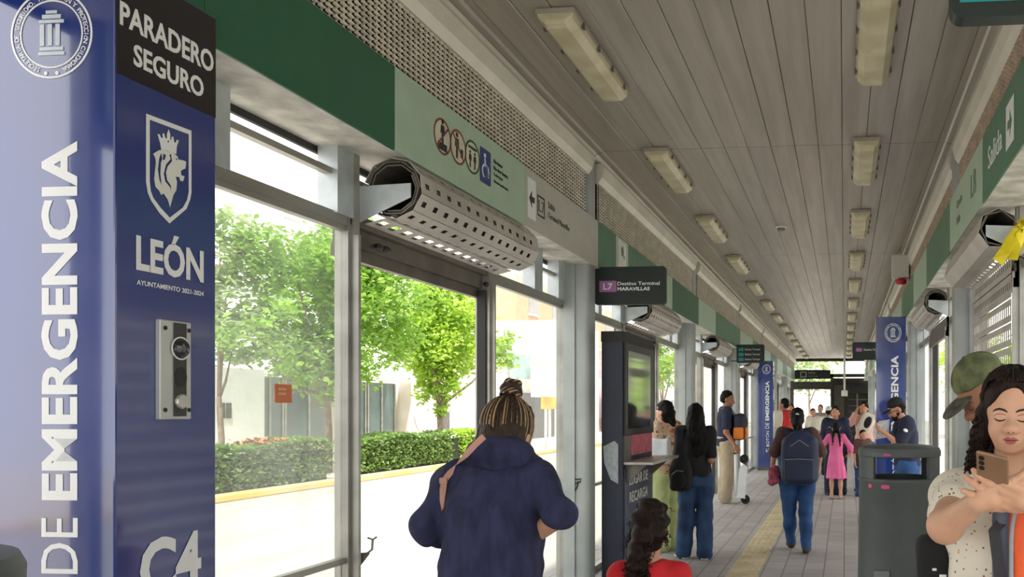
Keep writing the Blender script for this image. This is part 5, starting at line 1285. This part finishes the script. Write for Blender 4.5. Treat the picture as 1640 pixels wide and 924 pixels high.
sb = item('shoulder_bag', 'crossbody bag on pinkish strap worn over the navy cardigan', 'bag', C.M @ Vector((-.25, .1, .85)))
def onback(u, v):     # march onto the back of the cardigan along the line of sight
    o = Vector((0, 0, EYE)); d = (at(u, v, 2.6)-o).normalized()
    dg = bpy.context.evaluated_depsgraph_get(); h = None
    ob_ = [q for q in C.root.children if q.name.startswith('cardigan')][0]
    Mi = Matrix.Translation(C.root.location)
    ok, loc, nn, _ = ob_.ray_cast(o, d)
    return (loc, nn) if ok else (at(u, v, 2.6), Vector((0, -1, 0)))
bpy.context.view_layer.update()
pp = [onback(*q) for q in ((776, 699), (762, 712), (748, 727), (734, 743), (722, 757), (712, 770), (710, 784), (710, 800), (711, 816))]
m = MB(); m.strip([l+n_*.002 for l, n_ in pp], [n_ for l, n_ in pp], .021, .004); m.build('strap', mat('rose_leather', (178, 132, 116), .55, var=.1), sb)
m = MB(); l, n_ = pp[5]; m.box(l+Vector((-.014, -.012, -.01)), l+Vector((.014, -.004, .012)), .003); m.build('strap_slider', mat('rose_leather', (0, 0, 0)), sb)
c = C.M @ Vector((-.16, .3, .98)); solid('pouch', sb, [rbox(c, (.1, .035, .07), .025)], mat('rose_leather', (0, 0, 0)), .009)

# ---------------------------------------------------------------- child with curly ponytail
p = at(1040, 655, 3.1)
D = Fig('young child with dark curly ponytail in a red top seen from behind', p.x, 3.1, 8, 1.19, .009, SKIN, girth=.86, pitch=8, turn=-6, headf=(0, .01), hz=.035)
D.H = D.H @ Matrix.Scale(1.16, 4)
D.body(False, .008)
D.top(mat('red_cotton', (206, 34, 44), .85, var=.15, bump=.2, bscale=200), sleeve=.7, e=.02); D.trousers(DENIM2); D.shoes(WSHOE)
hh = D.hair([ell((0, -.008, .14), (.088, .106, .098)), ell((0, -.04, .08), (.085, .08, .1)), cut(ell((0, .11, .06), (.068, .066, .088))), cone((-.005, -.1, .085), (-.012, -.135, .05), .034, .045), cone((-.012, -.135, .05), (-.03, -.12, -.05), .045, .05), cone((-.03, -.12, -.05), (-.045, -.1, -.14), .05, .035)], HAIRB, .005, .0055, 110)
strands(D, [((-.015, -.135, .05), (.035, .03, .03), 60), ((-.03, -.125, -.05), (.045, .03, .05), 80), ((-.045, -.1, -.12), (.035, .03, .04), 40)], HAIRB, .1, .012, .0032, 8, hh, spread=.45)
strands(D, [((0, -.03, .2), (.06, .05, .02), 26), ((.07, -.04, .1), (.02, .03, .05), 30), ((-.075, -.04, .08), (.015, .03, .06), 34)], HAIRB, .07, .008, .002, 9, hh, drop=(0, -.3, -.5), spread=.7)
D.part('hair_clip', xf(chain([(.004, -.112, .112), (.02, -.108, .118), (.034, -.1, .112)], [.0035, .005, .0035]), D.H), WHITE, .003, .003, None, hh)

# ---------------------------------------------------------------- long black hair, black shirt
p = at(1114, 655, 8.7)
E_ = Fig('woman with long straight black hair in black shirt and jeans near the kiosk', p.x, 8.7, 12, 1.66, .012, SKIN, girth=1.02, female=True)
E_.setw(elR=at(1139, 735, 8.65), wrR=at(1128, 752, 8.9), elL=at(1085, 742, 8.65), wrL=at(1091, 760, 8.9))
E_.J['ankleL'] += Vector((-.03, .08, 0)); E_.J['toeL'] += Vector((-.06, .06, 0))
E_.body(); E_.top(BLACKC, hem=.90, sleeve=.85, e=.02, se=.02); E_.trousers(DENIM, wide=.025, e=.02); E_.shoes(SOLE, WSHOE)
E_.hair([ell((0, -.008, .145), (.088, .104, .094)), ell((0, -.045, .08), (.092, .08, .12)), cut(ell((0, .11, .06), (.066, .066, .088))), cone((0, -.06, .06), (0, -.09, -.14), .1, .125), cone((.02, -.1, -.14), (.01, -.1, -.3), .11, .075), cone((-.03, -.1, -.14), (-.03, -.1, -.27), .075, .06), cone((.07, .0, .05), (.095, -.02, -.16), .03, .04), cone((-.07, .0, .05), (-.095, -.02, -.16), .03, .04)], HAIR, .009, .004, 120, dirs=[(1, .3, 0), (1, -.4, 0)])
c = at(1090, 757, 8.47)
bp = bag('backpack', 'small black backpack slung at the side of the black shirted woman', 'backpack', [ell(c, (.12, .085, .2)), rbox(c+Vector((0, 0, -.06)), (.11, .07, .13), .05)], BLACKC, .01, folds(.003, 30, 2), c+Vector((0, 0, -.22)))
solid('front_pocket', bp, [ell(c+Vector((-.01, -.075, -.07)), (.085, .035, .09))], BLACKC, .01)
m = MB(); m.tube([c+Vector((-.075, -.09, -.01)), c+Vector((-.02, -.105, .03)), c+Vector((.05, -.095, .02))], .004, 6); m.build('zip', mat('zip_grey', (150, 150, 150), .4), bp)
m = MB(); sh_ = E_.M @ (E_.J['shL']+Vector((.02, -.02, .07))); m.strip([c+Vector((.03, -.06, .17)), (c+sh_)/2+Vector((0, -.1, .05)), sh_+Vector((0, -.06, -.03)), sh_], [Vector((0, -1, .1))]*3+[Vector((0, -.4, 1))], .05, .008); m.build('strap', BLACKC, bp)

# ---------------------------------------------------------------- patterned blouse by the kiosk
p = at(1058, 655, 9.2)
G = Fig('woman in orange patterned blouse and pale green trousers facing the kiosk side', p.x+.06, 9.2, 62, 1.70, .012, SKIN_L, girth=1.1, female=True, pitch=6)
G.body(); G.face(lips=False)
G.top(speckle('patterned_blouse', (206, 172, 146), [(176, 74, 50), (214, 190, 160), (120, 80, 60), (200, 110, 70), (224, 214, 196)], 26, .42), 'blouse', hem=.86, sleeve=.7, e=.026, se=.028, fold=.006)
G.trousers(mat('pale_green_cloth', (194, 204, 142), .85, var=.12, bump=.2), wide=.03, e=.025); G.shoes(WSHOE)
G.hair(cap_hair()+[cone((0, -.06, .07), (0, -.085, -.05), .07, .05), cone((.07, -.02, .05), (.06, -.05, -.05), .028, .03), cone((-.07, -.02, .05), (-.06, -.05, -.05), .028, .03)], HAIR, .009, .005, 100)
c = at(1056, 722, 8.95)
tb = bag('tote_bag', 'white cloth tote bag on the shoulder of the patterned blouse woman', 'tote bag', [rbox(c, (.115, .04, .14), .03)], mat('white_canvas', (216, 222, 226), .8, var=.06, bump=.3), .009, folds(.006, 28, 7), c+Vector((0, 0, -.15)))
sh_ = G.M @ (G.J['shR']+Vector((0, 0, .072)))
for q in (-.05, .05):
    m = MB(); m.strip([c+Vector((q*1.6, -.03, .12)), c*.4+sh_*.6+Vector((q*.6, -.05, 0)), sh_+Vector((q*.5, 0, 0.0))], [Vector((0, -1, 0)), Vector((0, -1, .1)), Vector((0, -.5, 1))], .022, .005); m.build('strap', mat('white_canvas', (0, 0, 0)), tb)

# ---------------------------------------------------------------- man with scooter and backpack on his chest
p = at(1163, 655, 14)
F_ = Fig('tall man in navy polo and khaki trousers standing by the left wall with a scooter', p.x, 14, -72, 1.92, .014, SKIN_D, girth=1.1, turn=-14, pitch=8)
F_.setw(elR=at(1163, 692, 13.7), wrR=at(1176, 712, 13.62)); F_.J['elL'] += Vector((0, .12, .05)); F_.J['wrL'] += Vector((.1, .22, .22))
F_.body(); F_.face(lips=False)
F_.top(NAVYC, 'polo_shirt', hem=.86, sleeve=.75, e=.02, se=.02); F_.trousers(mat('khaki_twill', (176, 160, 136), .85, var=.15, bump=.2), wide=.03, e=.022); F_.shoes(WSHOE, WSHOE); F_.hair(SHORT, HAIR, .009, .003, 100)
c = at(1184, 684, 13.9)
fb = bag('chest_backpack', 'navy and orange backpack worn on the chest of the tall man', 'backpack', [rbox(c, (.1, .14, .22), .07), ell(c+Vector((.02, 0, .08)), (.13, .13, .16))], mat('navy_nylon', (32, 34, 56), .6, var=.15), .011, None, c+Vector((0, 0, -.22)))
solid('orange_pocket', fb, [rbox(c+Vector((-.0, -.115, -.1)), (.085, .045, .1), .03)], mat('orange_pocket', (240, 136, 40), .6, var=.1), .009)
solid('side_trim', fb, [rbox(c+Vector((.115, 0, -.1)), (.02, .08, .1), .015)], mat('orange_pocket', (0, 0, 0)), .009)
m = MB(); a = F_.M @ (F_.J['shR']+Vector((-.02, -.1, .035))); b = F_.M @ (F_.J['shR']+Vector((-.02, .02, .085))); m.strip([a, b, c+Vector((-.03, -.08, .16))], [Vector((-.6, -.3, .8)), Vector((0, -.3, 1)), Vector((.2, -.6, .6))], .05, .008); m.build('strap', mat('grey_strap', (120, 122, 134), .7), fb)
c = at(1189, 655, 13.75); c.z = 0; SW = mat('scooter_white', (224, 226, 228), .35, var=.04, coat=.3)
sco = item('kick_scooter', 'folded white kick scooter standing upright beside the tall man', 'scooter', c)
MB().prism([c+Vector(q) for q in ((-.09, -.05, .12), (.05, -.05, .1), (.085, -.05, .62), (.02, -.05, .68), (-.05, -.05, .6))], (0, .1, 0)).build('deck', SW, sco)
MB().tube([c+Vector((-.1, -.02, .14)), c+Vector((-.11, -.02, .9))], .03, 10).build('stem', SW, sco, True)
MB().tube([c+Vector((-.12, -.12, .86)), c+Vector((-.1, .12, .86))], .018, 8).build('handlebar', BLACK, sco)
for q in ((.05, 0, .082), (.03, 0, .76)):
    w = MB(); t = [c+Vector((q[0]+.055*math.cos(a), q[1], q[2]+.055*math.sin(a))) for a in [i*math.pi/9 for i in range(19)]]; w.tube(t, .024, 8); w.tube([c+Vector((q[0], -.03, q[2])), c+Vector((q[0], .03, q[2]))], .03, 10); w.build('wheel', BLACK, sco, True)

# ---------------------------------------------------------------- woman with backpack walking away
p = at(1277, 655, 9.2)
K = Fig('woman in jeans with navy backpack walking away along the tactile strip', p.x, 9.2, 2, 1.615, .012, SKIN_L, girth=1.17, female=True)
K.setw(elL=at(1241, 722, 9.1), wrL=at(1237, 748, 9.25), elR=at(1314, 722, 9.15), wrR=at(1311, 748, 9.4))
K.J['ankleL'] = Vector((-.075, .14, .1)); K.J['toeL'] = Vector((-.1, .28, .03)); K.J['kneeL'] += Vector((0, .06, 0)); K.J['ankleR'] = Vector((.1, -.12, .085)); K.J['toeR'] = Vector((.12, .03, .03)); K.J['kneeR'] += Vector((0, -.02, 0))
K.body()
K.top(mat('brown_blouse', (92, 66, 62), .85, var=.25, scale=9, bump=.2), 'blouse', hem=.88, sleeve=1.05, e=.022, se=.024); K.trousers(DENIM2, e=.016, wide=-.005); K.shoes(mat('grey_boot', (58, 56, 58), .7))
hh = K.hair(cap_hair()+[cone((0, -.1, .1), (0, -.13, .02), .04, .05), cone((0, -.13, .02), (0, -.12, -.11), .05, .04)], HAIR, .008, .004, 110)
K.part('hair_clip', xf(chain([(-.02, -.108, .15), (0, -.116, .158), (.022, -.112, .15)], [.006, .01, .006]), K.H), WHITE, .005, .004, None, hh)
c = at(1281, 732, 8.98)
kb = bag('backpack', 'navy backpack on the back of the woman walking away', 'backpack', [rbox(c+Vector((0, 0, -.03)), (.205, .1, .27), .1), ell(c+Vector((0, 0, .12)), (.17, .1, .18))], mat('navy_pack', (36, 46, 78), .6, var=.15, bump=.2), .011, folds(.003, 20, 2), c+Vector((0, 0, -.3)))
solid('front_pocket', kb, [rbox(c+Vector((0, -.095, -.13)), (.165, .035, .13), .035)], mat('navy_pack', (0, 0, 0)), .01)
m = MB(); m.tube([c+Vector((-.15, -.13, -.02)), c+Vector((0, -.136, -.012)), c+Vector((.15, -.13, -.02))], .005, 6); m.tube([c+Vector((-.1, -.1, .12)), c+Vector((0, -.1, .19)), c+Vector((.1, -.1, .12))], .005, 6); m.build('zip', mat('zip_grey', (150, 150, 150), .4), kb)
m = MB(); m.tube([c+Vector((-.03, -.03, .29)), c+Vector((-.02, -.03, .34)), c+Vector((.02, -.03, .34)), c+Vector((.03, -.03, .29))], .009, 6); m.build('grab_handle', BLACK, kb)
for sg in (1, -1):
    sh_ = K.M @ (K.J['sh'+('R' if sg > 0 else 'L')]+Vector((-sg*.04, 0, .062))); m = MB(); m.strip([c+Vector((sg*.1, .02, .22)), sh_+Vector((0, -.05, .0)), sh_+Vector((0, .04, -.0)), sh_+Vector((0, .13, -.1))], [Vector((0, -.6, .6)), Vector((0, -.2, 1)), Vector((0, .2, 1)), Vector((0, 1, .3))], .06, .012); m.build('strap', mat('navy_pack', (0, 0, 0)), kb)
c = at(1240, 758, 9.15)
bag('jacket_bundle', 'pink and black bundled jacket carried in the hand of the woman walking away', 'jacket', [ell(c+Vector((-.0, 0, -.02)), (.06, .08, .12)), ell(c+Vector((-.02, .02, -.07)), (.055, .07, .08))], mat('pink_jacket', (206, 108, 128), .8, var=.3, scale=12, rgb2=(120, 40, 60)), .01, folds(.01, 50, 4), c+Vector((0, 0, -.15)), pname='cloth')

# ---------------------------------------------------------------- girl in pink, woman behind her
p = at(1339, 655, 14.7)
L_ = Fig('girl in long sleeved pink dress with dark braids seen from behind', p.x, 14.7, 2, 1.36, .013, SKIN_L, female=True)
L_.setw(elL=at(1317, 714, 14.7), wrL=at(1310, 716, 14.95), elR=at(1362, 716, 14.7), wrR=at(1362, 726, 15.0))
L_.body(); PINK = mat('pink_dress', (232, 112, 164), .85, var=.12, bump=.2)
P = [L_.garment_rows([(.46, 0, 0, .235, .19), (.7, 0, 0, .2, .16), (.9, 0, 0, .17, .13), (1.05, 0, 0, .145, .115), (1.2, 0, -.01, .155, .12), (1.33, 0, -.01, .16, .105), (1.42, 0, -.01, .08, .075)])]
for sd in 'RL': P += [cone(L_.J['sh'+sd]*.6+Vector((0, 0, 1.38*L_.s*.4)), L_.J['sh'+sd], .05, .05), cone(L_.J['sh'+sd], L_.J['el'+sd], .052, .05), cone(L_.J['el'+sd], L_.J['el'+sd]*.5+L_.J['wr'+sd]*.5, .05, .055)]
L_.part('dress', P, PINK, .011, .03, lambda P: .008*np.sin(P[:, 0]*60+P[:, 1]*30)*np.clip((.95-P[:, 2])*2, 0, 1)); L_.shoes(mat('beige_shoe', (186, 150, 128), .6))
hh = L_.hair(cap_hair(), HAIR, .009, .004, 100)
for sg in (1, -1): L_.part('braid', xf(chain([(.05*sg, -.06, .04), (.07*sg, -.1, -.06), (.085*sg, -.12, -.18), (.09*sg, -.115, -.3)], [.026, .028, .022, .012]), L_.H), HAIR, .008, .01, folds(.006, 140, 3), hh)
p = at(1338, 655, 15.4)
N_ = Fig('woman in embroidered navy blouse facing the camera behind the pink girl', p.x, 15.4, 176, 1.66, .014, SKIN, girth=1.15, female=True)
N_.body(); N_.face(lips=True)
nb_ = N_.top(NAVYC, 'blouse', hem=.82, sleeve=1.2, e=.03, se=.035); N_.trousers(NAVYC, wide=.04, e=.03); N_.shoes()
N_.part('embroidery', [ell((x, .135, z), (.03, .022, .012)) for x, z in ((-.09, 1.26), (-.03, 1.24), (.04, 1.24), (.1, 1.26))], mat('embroidery_thread', (206, 150, 130), .8, var=.4, scale=40, rgb2=(60, 50, 60)), .007, .006, None, nb_)
N_.hair(cap_hair()+[cone((0, -.08, .16), (0, -.09, .2), .05, .04)], HAIRB, .01, .004, 100)

# ---------------------------------------------------------------- man in black cap behind the bin
p = at(1452, 655, 10.1)
Q = Fig('bearded man in black cap and navy polo reading papers behind the litter bin', p.x, 10.1, 96, 1.75, .011, SKIN, girth=1.2, pitch=26, turn=4, headf=(0, .03), lean=.08)
Q.setw(elL=at(1440, 712, 9.85), wrL=at(1418, 694, 9.85), elR=at(1440, 708, 10.4), wrR=at(1418, 692, 10.2))
for sd in 'RL': Q.hands[sd] = dict(dirv=Q.dirw((-.8, 0, .4)), n=Q.dirw((0, .2, .9)), curl=.5)
Q.body(True, .006); Q.fine_face()
pl_ = Q.top(NAVYC, 'polo_shirt', hem=.9, sleeve=.8, e=.022, se=.024); Q.trousers(DENIM2, e=.02, wide=.02, waist=1.03); Q.shoes()
Q.part('sleeve_patch', [ell(Q.J['shL']*.65+Q.J['elL']*.35+Vector((-.062, .0, 0)), (.02, .035, .04))], WHITE, .007, .01, None, pl_)
Q.part('collar', [cone((-.06, -.01, 1.465*Q.s), (-.05, .09, 1.43*Q.s), .016, .014), cone((.06, -.01, 1.465*Q.s), (.05, .09, 1.43*Q.s), .016, .014), cone((-.06, -.01, 1.465*Q.s), (.06, -.01, 1.465*Q.s), .016, .016)], NAVYC, .008, .02)
Q.hair(SHORT, HAIR, .008, .003, 100); Q.hair([ell((0, .074, .006), (.05, .042, .04)), cone((-.055, .03, .04), (0, .09, .0), .02, .024), cone((.055, .03, .04), (0, .09, .0), .02, .024), cone((-.02, .104, .037), (.02, .104, .037), .007, .007)], HAIRB, .007, .004, 140, name='beard')
co = Q.part('cap', xf([ell((0, -.004, .158), (.09, .106, .085)), cut(rbox((0, 0, .02), (.2, .2, .1), .002))], Q.H), BLACKC, .007, .01)
Q.part('brim', xf([ell((0, .125, .122), (.07, .078, .012), Matrix.Rotation(-.1, 3, 'X')), cut(ell((0, .02, .13), (.06, .06, .06)))], Q.H), BLACKC, .006, .004, None, co)
Q.part('glasses', xf(chain([(.078, .02, .088), (.06, .1, .09), (.02, .112, .088), (-.02, .112, .088), (-.06, .1, .09), (-.078, .02, .088)], [.004]*6), Q.H), BLACK, .005, .004)
c = at(1412, 690, 9.95)
pa = item('papers', 'bundle of white printed papers in the hands of the black cap man', 'papers', c)
for i in range(4):
    m = MB(); d = Vector((.01*i, .02*i, .012*i)); m.prism([c+d+Vector(q) for q in ((-.07, -.06, -.1), (.06, .0, -.08), (.07, .02, .1), (-.06, -.03, .08))], (-.001, .002, 0)); m.build('sheet', mat('printed_sheet', (214, 214, 210), .7, scale=60, rgb2=(150, 152, 152)), pa)

# ---------------------------------------------------------------- people further down the hall
def extra(label, u, Y, yaw, h, topm, botm, hairp, hairm=HAIR, skin=SKIN, fem=False, girth=1.0, sleeve=.8, pose=None, shoe=SOLE, vox=.016, **kw):
    p = at(u, 655, Y); f = Fig(label, p.x, Y, yaw, h, vox, skin, girth=girth, female=fem, **kw)
    if pose: pose(f)
    f.body(hvox=.012); f.face(lips=False, brows=False); f.top(topm, hem=.87, sleeve=sleeve, e=.022, se=.022); f.trousers(botm, wide=.02, e=.02); f.shoes(shoe)
    if hairp: f.hair(hairp, hairm, .011, .004, 90)
    return f
REDC = mat('red_shirt', (206, 40, 44), .85, var=.12, bump=.2); CREAMC = mat('cream_cloth', (216, 208, 194), .85, var=.12); PALEP = mat('pale_pink_cloth', (226, 178, 166), .85, var=.12); TANC = mat('tan_cloth', (176, 146, 116), .85, var=.15); GREYC = mat('grey_cloth', (138, 136, 138), .85, var=.15)
o1 = extra('man in red shirt facing left beside the distant blue post', 1256, 18, 70, 1.84, REDC, DENIM, SHORT, skin=SKIN_D)
c = at(1246, 672, 17.7); wb = bag('white_bag', 'white bag held in front of the red shirted man', 'bag', [rbox(c, (.1, .06, .2), .05)], CREAMC, .014, folds(.008, 24, 2), c+Vector((0, 0, -.2)))
extra('person in tan top standing behind the red shirted man', 1267, 20, 175, 1.72, TANC, NAVYC, SHORT, HAIRB)
def raise_(f):
    f.J['elR'] = Vector((.2, .2, 1.3))*f.s; f.J['wrR'] = Vector((.1, .2, 1.5))*f.s; f.J['elL'] = Vector((-.2, .2, 1.28))*f.s; f.J['wrL'] = Vector((-.12, .22, 1.46))*f.s
o2 = extra('woman in pale pink jacket with raised arms beside the right blue post', 1384, 16.2, 160, 1.74, PALEP, DENIM2, cap_hair(), fem=True, girth=1.1, sleeve=1.8, pose=raise_)
c = at(1387, 678, 15.75); wb2 = bag('black_white_bag', 'white and black bag held up by the woman in pale pink jacket', 'bag', [rbox(c, (.13, .07, .2), .06, Matrix.Rotation(.5, 3, 'Y'))], CREAMC, .014, folds(.008, 22, 6), c+Vector((0, 0, -.2)))
solid('dark_panel', wb2, [ell(c+Vector((.03, -.07, .02)), (.07, .03, .12), Matrix.Rotation(.4, 3, 'Y'))], BLACKC, .012)
extra('small child in brown top standing in front of the pale pink jacket woman', 1382, 15.2, 200, 1.22, mat('brown_top', (96, 70, 64), .85, var=.2), DENIM, cap_hair(), HAIRB, fem=True)
extra('dark haired person in cream top far off before the exit, left one of a pair', 1302, 25, 185, 1.62, CREAMC, NAVYC, cap_hair(), fem=True)
extra('dark haired person in grey top far off before the exit, right one of a pair', 1314, 25.6, 170, 1.74, GREYC, NAVYC, SHORT)
o3 = extra('person in white cap and white top half hidden behind the navy blouse woman', 1327, 20, 10, 1.66, mat('white_top', (226, 226, 222), .85, var=.06), BLACKC, SHORT, HAIRB, fem=True)
o3.part('cap', xf([ell((0, -.004, .15), (.092, .108, .1)), cut(rbox((0, 0, .0), (.2, .2, .1), .002))], o3.H), mat('white_top', (0, 0, 0)), .011, .01)
